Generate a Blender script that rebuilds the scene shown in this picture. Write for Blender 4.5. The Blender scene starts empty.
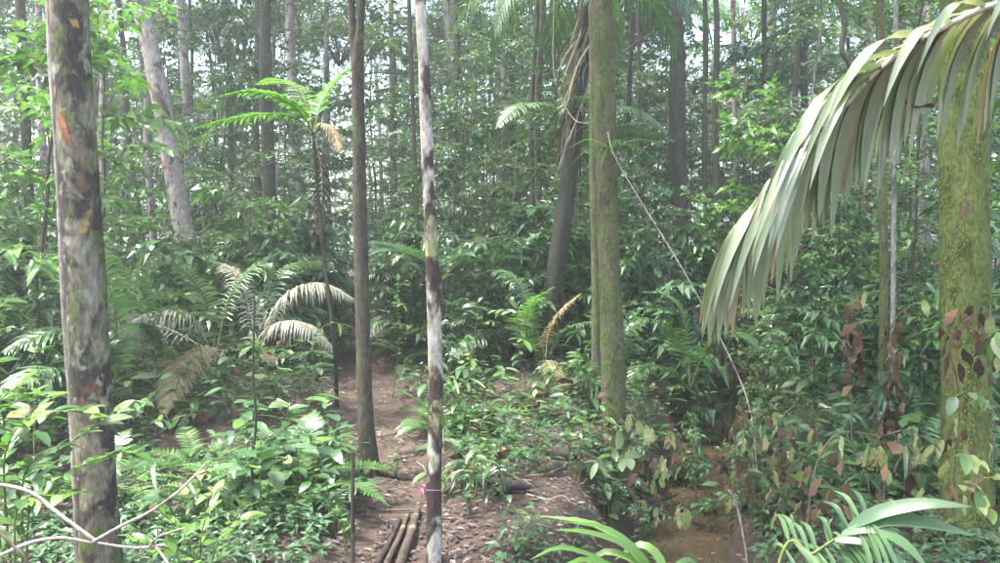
import bpy, math, random
import numpy as np
from mathutils import Vector, Matrix
PI = math.pi
scene = bpy.context.scene
COL = scene.collection

# ------------------------------------------------------------------ camera
CAM_H, F_PX, PITCH = 2.2, 785.0, math.radians(3.6)
cam_d = bpy.data.cameras.new('camera')
cam_d.sensor_width = 36.0; cam_d.lens = 36.0 * F_PX / 1000.0
cam_d.clip_start = 0.05; cam_d.clip_end = 2000
cam = bpy.data.objects.new('camera', cam_d); COL.objects.link(cam)
cam.location = (0, 0, CAM_H); cam.rotation_euler = (PI / 2 - PITCH, 0, 0)
scene.camera = cam

# ------------------------------------------------------------------ sky, sun, exposure
SUN_EL, SUN_AZ = math.radians(70), math.radians(-100)      # azimuth measured from +Y towards +X
world = bpy.data.worlds.new('World'); scene.world = world; world.use_nodes = True
wn = world.node_tree
bg = wn.nodes['Background']; sky = wn.nodes.new('ShaderNodeTexSky')
sky.sky_type = 'NISHITA'; sky.sun_disc = False
sky.sun_elevation = SUN_EL; sky.sun_rotation = SUN_AZ
sky.air_density = 1.0; sky.dust_density = 4.0; sky.ozone_density = 1.0; sky.altitude = 50
wn.links.new(sky.outputs[0], bg.inputs[0]); bg.inputs[1].default_value = 0.15
sun_d = bpy.data.lights.new('sun', 'SUN'); sun_d.energy = 2.2; sun_d.angle = math.radians(9)
sun_d.color = (1.0, 0.98, 0.96)
sun = bpy.data.objects.new('sun', sun_d); COL.objects.link(sun)
sdir = Vector((math.sin(SUN_AZ) * math.cos(SUN_EL), math.cos(SUN_AZ) * math.cos(SUN_EL), math.sin(SUN_EL)))
sun.rotation_euler = (-sdir).to_track_quat('-Z', 'Y').to_euler(); sun.location = sdir * 40
vs = scene.view_settings
vs.view_transform = 'Standard'; vs.look = 'None'; vs.exposure = 2.85; vs.gamma = 1.0; vs.use_curve_mapping = False
cy = scene.cycles
cy.max_bounces = 6; cy.diffuse_bounces = 4; cy.glossy_bounces = 2; cy.transmission_bounces = 4
cy.volume_bounces = 1; cy.transparent_max_bounces = 8; cy.use_denoising = True
cy.caustics_reflective = False; cy.caustics_refractive = False; cy.sample_clamp_indirect = 4.0
cy.use_adaptive_sampling = True; cy.adaptive_threshold = 0.02

# ------------------------------------------------------------------ projection helpers
CP, SP = math.cos(PITCH), math.sin(PITCH)
def ray(px, py):
    r, u = (px - 500) / F_PX, (281.5 - py) / F_PX
    return np.array([r, CP + u * SP, -SP + u * CP])
def P(px, py, Y):
    d = ray(px, py); return np.array([0, 0, CAM_H]) + d * (Y / d[1])
STREAM = np.array([(0.9, -6), (0.8, 2.0), (1.0, 5.0), (1.65, 6.9), (2.9, 10.2), (4.6, 14.2), (5.4, 18), (5.0, 23), (7, 30), (9, 60)], float)
PATH = np.array([(-0.2, -6), (-0.45, 2.5), (-0.66, 5.2), (-0.86, 6.4), (-1.22, 8.3), (-1.77, 10.3), (-2.45, 13.5), (-3.5, 17.6), (-5, 22), (-6, 34), (-4, 60)], float)
MUD = np.array([(-4.2, 6.6), (-3.1, 7.7), (-2.5, 8.6), (-1.9, 8.8)], float)
BANK = np.array([(-.35, 5.2), (-.05, 5.7), (.35, 6.1), (.62, 6.6)], float)
def pdist(x, y, L):
    x, y = np.asarray(x, float), np.asarray(y, float); best = np.full(np.broadcast(x, y).shape, 1e9)
    for a, b in zip(L[:-1], L[1:]):
        ab = b - a; t = np.clip(((x - a[0]) * ab[0] + (y - a[1]) * ab[1]) / (ab @ ab), 0, 1)
        best = np.minimum(best, np.hypot(x - a[0] - t * ab[0], y - a[1] - t * ab[1]))
    return best
def sstep(a, b, x):
    t = np.clip((x - a) / (b - a), 0, 1); return t * t * (3 - 2 * t)
def gz(x, y):
    x, y = np.asarray(x, float), np.asarray(y, float)
    n = .05 * np.sin(1.7 * x + .6 * y) + .05 * np.sin(1.1 * y - .9 * x + 2) + .02 * np.sin(4.3 * x + 1) * np.sin(3.9 * y) + .012 * np.sin(9 * x + 3 * y) * np.sin(8 * y - 2 * x)
    d = pdist(x, y, STREAM) + .07 * np.sin(2.3 * y) + .05 * np.sin(6 * y + x)
    z = n - .85 * (1 - sstep(.25, .95, d))
    z = z - .12 * (1 - sstep(.2, .75, pdist(x, y, PATH))) * sstep(0, 2, d)
    z = z - .16 * (1 - sstep(.1, .7, pdist(x, y, MUD)))
    return z + .25 * sstep(14, 40, y)
def G(px, py):
    d = ray(px, py); t = 1.0
    for _ in range(400):
        p = np.array([0, 0, CAM_H]) + d * t
        if p[2] < gz(p[0], p[1]): break
        t += .05
    return p

# ------------------------------------------------------------------ materials
MATS = {}
def nt(name):
    m = bpy.data.materials.new(name); m.use_nodes = True; m.node_tree.nodes.clear(); MATS[name] = m
    return m, m.node_tree.nodes, m.node_tree.links
def ramp(N, stops, interp='LINEAR'):
    r = N.new('ShaderNodeValToRGB'); e = r.color_ramp.elements; r.color_ramp.interpolation = interp
    while len(e) > 1: e.remove(e[-1])
    e[0].position = stops[0][0]; e[0].color = (*stops[0][1], 1)
    for p, c in stops[1:]:
        q = e.new(p); q.color = (*c, 1)
    return r
def leaf_mat(name, stops, rough=.32, trans=.30, tcol=(1.0, 1.25, .7), blemish=None, spec=.65):
    m, N, L = nt(name)
    at = N.new('ShaderNodeAttribute'); at.attribute_name = 'var'
    oi = N.new('ShaderNodeObjectInfo')
    ad = N.new('ShaderNodeMath'); ad.operation = 'MULTIPLY_ADD'; ad.inputs[1].default_value = .35
    su = N.new('ShaderNodeMath'); su.operation = 'MULTIPLY'; su.inputs[1].default_value = .7
    L.new(at.outputs['Fac'], su.inputs[0]); L.new(oi.outputs['Random'], ad.inputs[0]); L.new(su.outputs[0], ad.inputs[2])
    r = ramp(N, stops); L.new(ad.outputs[0], r.inputs[0]); col = r.outputs[0]
    tc = N.new('ShaderNodeTexCoord')
    no = N.new('ShaderNodeTexNoise'); no.inputs['Scale'].default_value = 9.0; no.inputs['Detail'].default_value = 3
    L.new(tc.outputs['Object'], no.inputs['Vector'])
    if blemish:
        br = ramp(N, [(.5, (0, 0, 0)), (.68, (1, 1, 1))]); L.new(no.outputs[0], br.inputs[0])
        mx = N.new('ShaderNodeMix'); mx.data_type = 'RGBA'; L.new(br.outputs[0], mx.inputs[0])
        L.new(col, mx.inputs[6]); mx.inputs[7].default_value = (*blemish, 1); col = mx.outputs[2]
    hs = N.new('ShaderNodeHueSaturation'); vr = N.new('ShaderNodeMapRange')
    vr.inputs[3].default_value = .8; vr.inputs[4].default_value = 1.25
    L.new(no.outputs[0], vr.inputs[0]); L.new(vr.outputs[0], hs.inputs['Value']); L.new(col, hs.inputs['Color'])
    b = N.new('ShaderNodeBsdfPrincipled'); L.new(hs.outputs[0], b.inputs['Base Color'])
    b.inputs['Roughness'].default_value = rough; b.inputs['Specular IOR Level'].default_value = spec
    t = N.new('ShaderNodeBsdfTranslucent')
    mt = N.new('ShaderNodeMix'); mt.data_type = 'RGBA'; mt.blend_type = 'MULTIPLY'; mt.inputs[0].default_value = 1
    L.new(hs.outputs[0], mt.inputs[6]); mt.inputs[7].default_value = (*tcol, 1); L.new(mt.outputs[2], t.inputs['Color'])
    ms = N.new('ShaderNodeMixShader'); ms.inputs[0].default_value = trans
    L.new(b.outputs[0], ms.inputs[1]); L.new(t.outputs[0], ms.inputs[2])
    o = N.new('ShaderNodeOutputMaterial'); L.new(ms.outputs[0], o.inputs[0]); return m
leaf_mat('leaf_mid', [(0, (.035, .08, .025)), (.5, (.065, .14, .04)), (1, (.115, .20, .05))])
leaf_mat('leaf_dark', [(0, (.028, .066, .03)), (.5, (.05, .112, .047)), (1, (.085, .155, .06))], rough=.28)
leaf_mat('leaf_bright', [(0, (.05, .12, .025)), (.5, (.10, .21, .04)), (1, (.17, .28, .06))], trans=.45)
leaf_mat('leaf_pale', [(0, (.06, .10, .05)), (.5, (.10, .155, .075)), (1, (.16, .21, .10))], rough=.45)
leaf_mat('palm_green', [(0, (.035, .075, .03)), (.5, (.06, .12, .045)), (1, (.10, .17, .06))], rough=.36)
leaf_mat('palm_lime', [(0, (.08, .20, .035)), (.5, (.13, .28, .05)), (1, (.2, .34, .07))], trans=.45)
leaf_mat('palm_hero', [(0, (.10, .14, .06)), (.5, (.155, .20, .095)), (1, (.24, .275, .15))], rough=.3, trans=.32, tcol=(1, 1.08, .65), blemish=(.22, .20, .13), spec=1.0)
leaf_mat('palm_grey', [(0, (.13, .13, .085)), (.5, (.20, .20, .14)), (1, (.27, .26, .19))], rough=.5, trans=.3, tcol=(1, 1, .8))
leaf_mat('palm_brown', [(0, (.13, .095, .04)), (.5, (.22, .17, .07)), (1, (.30, .24, .11))], rough=.6, trans=.3, tcol=(1.1, 1, .7))
leaf_mat('dead_brown', [(0, (.022, .015, .011)), (.4, (.06, .036, .024)), (.75, (.11, .066, .043)), (1, (.19, .12, .075))], rough=.8, trans=.25, tcol=(1.1, .9, .7), spec=.15)
leaf_mat('yellowing', [(0, (.20, .27, .085)), (.6, (.31, .36, .14)), (1, (.40, .42, .22))], rough=.5, trans=.4, blemish=(.20, .13, .06), tcol=(1.1, 1.1, .7))
leaf_mat('litter', [(0, (.03, .019, .015)), (.35, (.08, .05, .038)), (.65, (.15, .095, .07)), (.85, (.24, .175, .14)), (1, (.42, .37, .32))], rough=.55, trans=.08, tcol=(1, .9, .8))
leaf_mat('moss_leaf', [(0, (.05, .07, .014)), (.5, (.10, .13, .026)), (1, (.17, .19, .045))], rough=.8, trans=.25, spec=.2)
leaf_mat('pale_dry', [(0, (.38, .37, .31)), (1, (.55, .53, .46))], rough=.55, trans=.2, tcol=(1, 1, .9))

def bark_mat(name, base, patches=(), bump=.65, zs=1.0, rough=.85, fine=40, moss=None):
    """base: ramp stops; patches: (colour, noise scale xyz, lo, hi, seed offset)"""
    m, N, L = nt(name)
    tc = N.new('ShaderNodeTexCoord')
    def noise(scale, off, detail=4, sc=1.0, warp=.0):
        mp = N.new('ShaderNodeMapping'); mp.inputs['Scale'].default_value = scale; mp.inputs['Location'].default_value = (off, off * .7, off * 1.3)
        L.new(tc.outputs['Object'], mp.inputs[0])
        n = N.new('ShaderNodeTexNoise'); n.inputs['Scale'].default_value = sc; n.inputs['Detail'].default_value = detail
        n.inputs['Roughness'].default_value = .62; n.inputs['Distortion'].default_value = warp
        L.new(mp.outputs[0], n.inputs['Vector']); return n.outputs[0]
    r = ramp(N, base); L.new(noise((9, 9, 3 * zs), 0), r.inputs[0]); col = r.outputs[0]
    for c, s, lo, hi, off in patches:
        pr = ramp(N, [(lo, (0, 0, 0)), (hi, (1, 1, 1))]); L.new(noise(s, off, 5, 1, .4), pr.inputs[0])
        mx = N.new('ShaderNodeMix'); mx.data_type = 'RGBA'; L.new(pr.outputs[0], mx.inputs[0]); L.new(col, mx.inputs[6])
        mx.inputs[7].default_value = (*c, 1); col = mx.outputs[2]
    fr = N.new('ShaderNodeMapRange'); fr.inputs[1].default_value = .3; fr.inputs[2].default_value = .7; fr.inputs[3].default_value = .5; fr.inputs[4].default_value = 1.45
    fn = noise((fine, fine, fine * .35), 5); L.new(fn, fr.inputs[0])
    hs = N.new('ShaderNodeHueSaturation'); L.new(col, hs.inputs['Color']); L.new(fr.outputs[0], hs.inputs['Value'])
    b = N.new('ShaderNodeBsdfPrincipled'); L.new(hs.outputs[0], b.inputs['Base Color']); b.inputs['Roughness'].default_value = rough
    b.inputs['Specular IOR Level'].default_value = .25
    bp = N.new('ShaderNodeBump'); bp.inputs['Strength'].default_value = bump; bp.inputs['Distance'].default_value = .02
    L.new(fn, bp.inputs['Height']); L.new(bp.outputs[0], b.inputs['Normal'])
    o = N.new('ShaderNodeOutputMaterial'); L.new(b.outputs[0], o.inputs[0]); return m
bark_mat('bark_mottled', [(.3, (.10, .088, .055)), (.55, (.155, .14, .095)), (.75, (.20, .155, .12))],
         [((.036, .030, .024), (4, 4, 2.6), .45, .53, 3.1), ((.17, .175, .12), (9, 9, 7), .57, .62, 8), ((.26, .17, .06), (8, 8, 6), .62, .67, 13), ((.13, .065, .04), (6, 6, 3), .60, .66, 33), ((.075, .10, .025), (6, 6, 5), .56, .64, 21)], bump=.5)
bark_mat('bark_strip', [(.3, (.13, .10, .085)), (.6, (.25, .215, .185)), (.8, (.08, .06, .05))], zs=.3, bump=.6)
bark_mat('bark_pale', [(.3, (.19, .155, .14)), (.6, (.30, .255, .235)), (.8, (.37, .34, .30))],
         [((.10, .075, .07), (3.5, 3.5, 2.2), .53, .58, 2.2), ((.25, .17, .15), (6, 6, 6), .58, .62, 9)])
bark_mat('bark_twotone', [(.3, (.28, .25, .19)), (.7, (.38, .35, .29))],
         [((.05, .033, .026), (3.4, 3.4, 1.9), .45, .52, 6.1), ((.22, .235, .10), (7, 7, 4), .58, .66, 17)], bump=.3)
bark_mat('bark_dark', [(.3, (.024, .022, .016)), (.6, (.045, .042, .03)), (.8, (.07, .066, .048))], [((.14, .14, .12), (14, 14, 9), .66, .72, 6)])
bark_mat('bark_brown', [(.3, (.035, .028, .02)), (.6, (.062, .05, .036)), (.8, (.095, .08, .058))], [((.06, .068, .025), (5, 5, 2), .52, .66, 3), ((.13, .125, .10), (16, 16, 12), .64, .70, 8)], bump=.6)
bark_mat('bark_grey', [(.3, (.16, .15, .13)), (.6, (.25, .23, .20)), (.8, (.33, .30, .27))], [((.09, .08, .065), (4, 4, 2), .56, .62, 5)])
bark_mat('bark_moss', [(.3, (.045, .052, .017)), (.55, (.085, .095, .034)), (.8, (.125, .13, .06))],
         [((.105, .085, .062), (6, 6, 3.2), .50, .62, 7), ((.05, .036, .026), (7, 7, 3), .60, .66, 15), ((.085, .11, .02), (9, 9, 5), .58, .66, 25)], bump=.8, fine=60)
bark_mat('bark_moss_deep', [(.3, (.045, .062, .016)), (.5, (.095, .122, .03)), (.8, (.155, .18, .05))],
         [((.12, .08, .06), (4, 4, 1.5), .58, .66, 11), ((.05, .06, .014), (9, 9, 4), .52, .64, 15)], bump=1.0, fine=70)
bark_mat('wood_pale', [(.3, (.19, .155, .12)), (.7, (.34, .29, .24))], [((.13, .09, .075), (9, 9, 9), .58, .66, 3)], bump=.4)
bark_mat('wood_rot', [(.3, (.02, .017, .016)), (.7, (.05, .04, .036))], bump=.8)
bark_mat('wood_log', [(.3, (.05, .037, .027)), (.7, (.09, .066, .048))], [((.26, .26, .15), (5, 5, 5), .60, .66, 3)], bump=.5)
bark_mat('twig', [(.3, (.06, .05, .03)), (.7, (.11, .095, .055))], bump=.1)
bark_mat('twig_green', [(.3, (.08, .11, .03)), (.7, (.13, .16, .05))], bump=.1)
bark_mat('rachis_dry', [(.3, (.30, .27, .18)), (.7, (.42, .38, .27))], [((.05, .04, .03), (30, 30, 30), .55, .6, 3)], bump=.1)
bark_mat('patch_orange', [(.3, (.17, .07, .035)), (.7, (.30, .13, .07))], bump=.3)
bark_mat('pink', [(.3, (.42, .14, .22)), (.7, (.52, .22, .30))], bump=.1)

# soil: 'bare' attribute = trodden / muddy places
m, N, L = nt('soil')
tc = N.new('ShaderNodeTexCoord')
def nz(s, d=5, r=.6):
    n = N.new('ShaderNodeTexNoise'); n.inputs['Scale'].default_value = s; n.inputs['Detail'].default_value = d; n.inputs['Roughness'].default_value = r
    L.new(tc.outputs['Object'], n.inputs['Vector']); return n.outputs[0]
ra = ramp(N, [(.32, (.028, .018, .013)), (.5, (.058, .036, .025)), (.68, (.10, .062, .045))]); L.new(nz(3.5, 8), ra.inputs[0])
rb = ramp(N, [(.30, (.032, .02, .014)), (.5, (.062, .039, .027)), (.7, (.10, .066, .046))]); L.new(nz(4.5, 8), rb.inputs[0])
at = N.new('ShaderNodeAttribute'); at.attribute_name = 'bare'
mx = N.new('ShaderNodeMix'); mx.data_type = 'RGBA'; L.new(at.outputs['Fac'], mx.inputs[0]); L.new(ra.outputs[0], mx.inputs[6]); L.new(rb.outputs[0], mx.inputs[7])
b = N.new('ShaderNodeBsdfPrincipled'); L.new(mx.outputs[2], b.inputs['Base Color']); b.inputs['Roughness'].default_value = .7
bp = N.new('ShaderNodeBump'); bp.inputs['Strength'].default_value = .9; bp.inputs['Distance'].default_value = .05
L.new(nz(14, 8, .7), bp.inputs['Height']); L.new(bp.outputs[0], b.inputs['Normal'])
o = N.new('ShaderNodeOutputMaterial'); L.new(b.outputs[0], o.inputs[0])
m, N, L = nt('muddy_water')
tc = N.new('ShaderNodeTexCoord')
ra = ramp(N, [(.35, (.055, .038, .022)), (.65, (.085, .060, .036))]); L.new(nz(1.2, 3), ra.inputs[0])
b = N.new('ShaderNodeBsdfPrincipled'); L.new(ra.outputs[0], b.inputs['Base Color']); b.inputs['Roughness'].default_value = .06
bp = N.new('ShaderNodeBump'); bp.inputs['Strength'].default_value = .15; bp.inputs['Distance'].default_value = .02
L.new(nz(7, 2), bp.inputs['Height']); L.new(bp.outputs[0], b.inputs['Normal'])
o = N.new('ShaderNodeOutputMaterial'); L.new(b.outputs[0], o.inputs[0])

# ------------------------------------------------------------------ mesh builder (numpy)
def unit(v):
    v = np.asarray(v, float); return v / np.maximum(np.linalg.norm(v, axis=-1, keepdims=True), 1e-9)
class MB:
    def __init__(s): s.v = []; s.f = []; s.n = 0; s.var = []; s.mi = []; s.sm = []
    def add(s, v, f, var=.5, mat=0, smooth=False):
        v = np.asarray(v, float).reshape(-1, 3); f = np.asarray(f, int)
        s.v.append(v); s.f.append(f + s.n); s.n += len(v)
        s.var.append(np.broadcast_to(np.asarray(var, float), (len(f),)).copy()); s.mi.append(np.full(len(f), mat)); s.sm.append(np.full(len(f), smooth))
    def mesh(s, name, mats):
        me = bpy.data.meshes.new(name)
        v = np.concatenate(s.v); me.vertices.add(len(v)); me.vertices.foreach_set('co', v.astype(np.float32).ravel())
        idx = np.concatenate([f.ravel() for f in s.f]); tot = np.concatenate([np.full(len(f), f.shape[1]) for f in s.f])
        st = np.concatenate([[0], np.cumsum(tot)[:-1]])
        me.loops.add(len(idx)); me.loops.foreach_set('vertex_index', idx.astype(np.int32))
        me.polygons.add(len(tot)); me.polygons.foreach_set('loop_start', st.astype(np.int32)); me.polygons.foreach_set('loop_total', tot.astype(np.int32))
        me.polygons.foreach_set('material_index', np.concatenate(s.mi).astype(np.int32)); me.polygons.foreach_set('use_smooth', np.concatenate(s.sm).astype(bool))
        for mname in mats: me.materials.append(MATS[mname])
        a = me.attributes.new('var', 'FLOAT', 'FACE'); a.data.foreach_set('value', np.concatenate(s.var).astype(np.float32))
        me.update(calc_edges=True); return me
def link(name, data, parent=None, loc=(0, 0, 0)):
    o = bpy.data.objects.new(name, data); COL.objects.link(o); o.location = loc
    if parent is not None: o.parent = parent
    return o
def tag(o, label, cat, group=None, kind=None):
    o['label'] = label; o['category'] = cat
    if group: o['group'] = group
    if kind: o['kind'] = kind
    return o
def root(name, loc, label, cat, group=None):
    return tag(link(name, None, None, tuple(map(float, loc))), label, cat, group)

def tube(mb, pts, rad, sides=8, mat=0, var=.5, lump=0, rng=None, cap=True):
    pts = np.asarray(pts, float); n = len(pts); rad = np.broadcast_to(np.asarray(rad, float), (n,))
    tan = unit(np.gradient(pts, axis=0)); ref = np.array([1., 0, 0]) if abs(tan[0][0]) < .8 else np.array([0, 1., 0])
    a = np.linspace(0, 2 * PI, sides, endpoint=False); V = []
    for i in range(n):
        u = unit(np.cross(tan[i], ref)); w = np.cross(tan[i], u); ref = -np.cross(tan[i], u) * 0 + ref
        r = rad[i] * np.ones(sides)
        if lump and rng is not None: r = r * (1 + lump * (np.sin(2 * a + i * .35) * .5 + np.sin(3 * a - i * .22 + 1) * .5) + rng.normal(0, lump * .25, sides))
        V.append(pts[i] + np.outer(np.cos(a) * r, u) + np.outer(np.sin(a) * r, w))
    V = np.concatenate(V)
    if lump and rng is not None and sides >= 10 and n >= 40:                     # swellings, knots and dents
        cen = np.repeat(pts, sides, 0); ang = np.tile(a, n); ring = np.repeat(np.arange(n), sides); m_ = np.ones(len(V))
        for _ in range(int(n * .9)):
            da = np.abs((ang - rng.uniform(0, 2 * PI) + PI) % (2 * PI) - PI); wa, wr = rng.uniform(.25, .8), rng.uniform(.7, 3)
            m_ += rng.choice([1, 1, -.8]) * lump * rng.uniform(.5, 2.2) * np.exp(-(da / wa) ** 2 - ((ring - rng.uniform(0, n)) / wr) ** 2)
        V = cen + (V - cen) * m_[:, None]
    j = np.arange(sides); k = (j + 1) % sides; Fs = []
    for i in range(n - 1): Fs.append(np.stack([i * sides + j, i * sides + k, (i + 1) * sides + k, (i + 1) * sides + j], 1))
    mb.add(V, np.concatenate(Fs), var, mat, True)
    if cap:
        c = np.concatenate([V[:sides], pts[:1]]); mb.add(c, np.stack([k, j, np.full(sides, sides)], 1), var, mat)
        c = np.concatenate([V[-sides:], pts[-1:]]); mb.add(c, np.stack([j, k, np.full(sides, sides)], 1), var, mat)
def curve(pts, n):
    """Catmull-Rom through the points"""
    p = np.asarray(pts, float); q = np.concatenate([[2 * p[0] - p[1]], p, [2 * p[-1] - p[-2]]]); out = []
    for u in np.linspace(0, len(p) - 1 - 1e-6, n):
        i = int(u); t = u - i; a, b, c, d = q[i:i + 4]
        out.append(.5 * (2 * b + (c - a) * t + (2 * a - 5 * b + 4 * c - d) * t * t + (3 * b - a - 3 * c + d) * t ** 3))
    return np.array(out)
WPROF = {2: ([0, .42, 1], [0, 1, 0]), 3: ([0, .25, .6, 1], [.25, 1, .8, 0]), 4: ([0, .18, .45, .75, 1], [.08, .78, 1, .62, 0]),
         6: ([0, .1, .28, .5, .72, .9, 1], [.06, .55, .92, 1, .78, .36, 0]), 5: ([0, .2, .45, .7, .9, 1], [.45, .95, 1, .8, .4, 0])}
def leaves(mb, pos, d, up, L, W, droop=.2, fold=.25, segs=2, var=None, mat=0, rng=None, prof=None):
    """N leaf blades: each a folded ribbon that bends under its weight"""
    pos = np.asarray(pos, float).reshape(-1, 3); n = len(pos)
    if n == 0: return
    d = unit(np.broadcast_to(np.asarray(d, float), (n, 3))); up = np.broadcast_to(np.asarray(up, float), (n, 3))
    L = np.broadcast_to(np.asarray(L, float), (n,)); W = np.broadcast_to(np.asarray(W, float), (n,)); droop = np.broadcast_to(np.asarray(droop, float), (n,))
    s = unit(np.cross(d, up) + 1e-6); nn = np.cross(s, d)
    t, w = prof or WPROF[segs]; t = np.array(t); w = np.array(w); k = len(t)
    c = pos[:, None] + d[:, None] * (L[:, None] * t)[..., None] * (1 - .25 * np.clip(droop, 0, 1.5)[:, None] * t)[..., None]
    c[..., 2] -= (droop * L)[:, None] * t ** 2
    off = s[:, None] * (.5 * W[:, None] * w)[..., None] + nn[:, None] * (fold * .5 * W[:, None] * w)[..., None]
    off2 = -s[:, None] * (.5 * W[:, None] * w)[..., None] + nn[:, None] * (fold * .5 * W[:, None] * w)[..., None]
    if var is None: var = (rng or np.random.default_rng(1)).random(n)
    var = np.broadcast_to(var, (n,))
    if k == 3:
        V = np.stack([c[:, 0], c[:, 1] + off[:, 1], c[:, 1], c[:, 1] + off2[:, 1], c[:, 2]], 1)
        b = (np.arange(n) * 5)[:, None, None]
        Fq = b + np.array([[0, 2, 1], [0, 3, 2], [1, 2, 4], [2, 3, 4]])[None]
        mb.add(V, Fq.reshape(-1, 3), np.repeat(var, 4), mat)
    else:
        V = np.stack([c + off, c, c + off2], 2); b = (np.arange(n) * 3 * k)[:, None, None]; q = []
        for i in range(k - 1):
            q += [[3 * i, 3 * i + 1, 3 * i + 4, 3 * i + 3], [3 * i + 1, 3 * i + 2, 3 * i + 5, 3 * i + 4]]
        mb.add(V, (b + np.array(q)[None]).reshape(-1, 4), np.repeat(var, len(q)), mat, segs > 3)

# ------------------------------------------------------------------ the setting: ground, path, stream
def warp(lo, hi, n, c, a):
    u = np.linspace(-1, 1, n); s = np.sinh(u * a) / np.sinh(a)
    return np.where(s < 0, c + s * (c - lo), c + s * (hi - c))
gx = warp(-150, 150, 301, 0, 5.6); gy = warp(-40, 190, 301, 7.5, 5.0)
X, Y = np.meshgrid(gx, gy); Z = gz(X, Y)
V = np.stack([X, Y, Z], -1).reshape(-1, 3); nx = len(gx); ii, jj = np.meshgrid(np.arange(len(gy) - 1), np.arange(nx - 1), indexing='ij')
a0 = (ii * nx + jj).ravel(); FQ = np.stack([a0, a0 + 1, a0 + nx + 1, a0 + nx], 1)
fc = V[FQ].mean(1); pw = .4 + .1 * np.sin(fc[:, 1] * 2.1) + .06 * np.sin(fc[:, 1] * 5)
onp = (pdist(fc[:, 0], fc[:, 1], PATH) < pw) & (fc[:, 1] > 1) & (fc[:, 1] < 24)
bare = np.clip(1.05 - sstep(.2, .65, pdist(V[:, 0], V[:, 1], PATH)) + 1 - sstep(.2, .8, pdist(V[:, 0], V[:, 1], MUD)) + 1 - sstep(.2, .6, pdist(V[:, 0], V[:, 1], BANK)) + .8 * (1 - sstep(.6, 1.8, pdist(V[:, 0], V[:, 1], STREAM))), 0, 1) - .0
def sheet(name, mask):
    f = FQ[mask]; used = np.unique(f); remap = np.full(len(V), -1); remap[used] = np.arange(len(used))
    mb = MB(); mb.add(V[used], remap[f], .5, 0, True); me = mb.mesh(name, ['soil'])
    at = me.attributes.new('bare', 'FLOAT', 'POINT'); at.data.foreach_set('value', bare[used].astype(np.float32))
    o = link(name, me); o['kind'] = 'structure'; return o
g = sheet('ground', ~onp); tag(g, 'dark forest soil under the plants and leaf litter', 'ground', kind='structure')
g = sheet('path', onp); tag(g, 'trodden reddish brown trail winding between the trees', 'path', kind='structure')
sp = curve(STREAM, 90); tn = unit(np.gradient(sp, axis=0)); sd = np.stack([-tn[:, 1], tn[:, 0]], 1)
wv = np.concatenate([np.concatenate([sp + sd * h, np.full((90, 1), -.70)], 1)[:, None] for h in (-.8, -.3, .3, .8)], 1).reshape(-1, 3)
wf = [[i * 4 + j, i * 4 + j + 1, i * 4 + j + 5, i * 4 + j + 4] for i in range(89) for j in range(3)]
mb = MB(); mb.add(wv, wf, .5, 0, True); w = link('stream', mb.mesh('stream', ['muddy_water']))
tag(w, 'shallow muddy orange brown stream below the mossy trunk', 'stream', kind='structure')

# ------------------------------------------------------------------ generic plant meshes
RNG = np.random.default_rng(11)
def rot_z(v, a):
    c, s = np.cos(a), np.sin(a); return np.stack([v[..., 0] * c - v[..., 1] * s, v[..., 0] * s + v[..., 1] * c, v[..., 2]], -1)
def spray(mb, rng, p0, d, length, nleaf, L, W, droop, mat, segs=2, up=(0, 0, 1), rad=.004, curve_dn=.25, fold=.25, jit=.42):
    """a twig with two-ranked leaves; returns nothing"""
    d = unit(d); t = np.linspace(0, 1, 5); pts = p0 + np.outer(t * length, d); pts[:, 2] -= curve_dn * length * t ** 2
    tube(mb, pts, np.linspace(rad, rad * .4, 5), 3, 0, .5, cap=False)
    k = np.arange(nleaf); tt = .15 + .85 * (k + .5) / nleaf
    pos = p0 + np.outer(tt * length, d); pos[:, 2] -= curve_dn * length * tt ** 2
    side = unit(np.cross(d, np.array([0, 0, 1.]) + 1e-4)); sg = np.where(k % 2 == 0, 1., -1.)
    dd = d * (.35 + .5 * tt[:, None]) + side * sg[:, None] * (1.05 - .55 * tt[:, None]) + rng.normal(0, jit, (nleaf, 3)) * .6
    uu = np.asarray(up) + rng.normal(0, jit, (nleaf, 3))
    leaves(mb, pos, dd, uu, L * rng.uniform(.7, 1.2, nleaf), W * rng.uniform(.75, 1.15, nleaf), rng.uniform(.3, 1, nleaf) * droop, fold, segs, rng.random(nleaf), mat)
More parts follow.
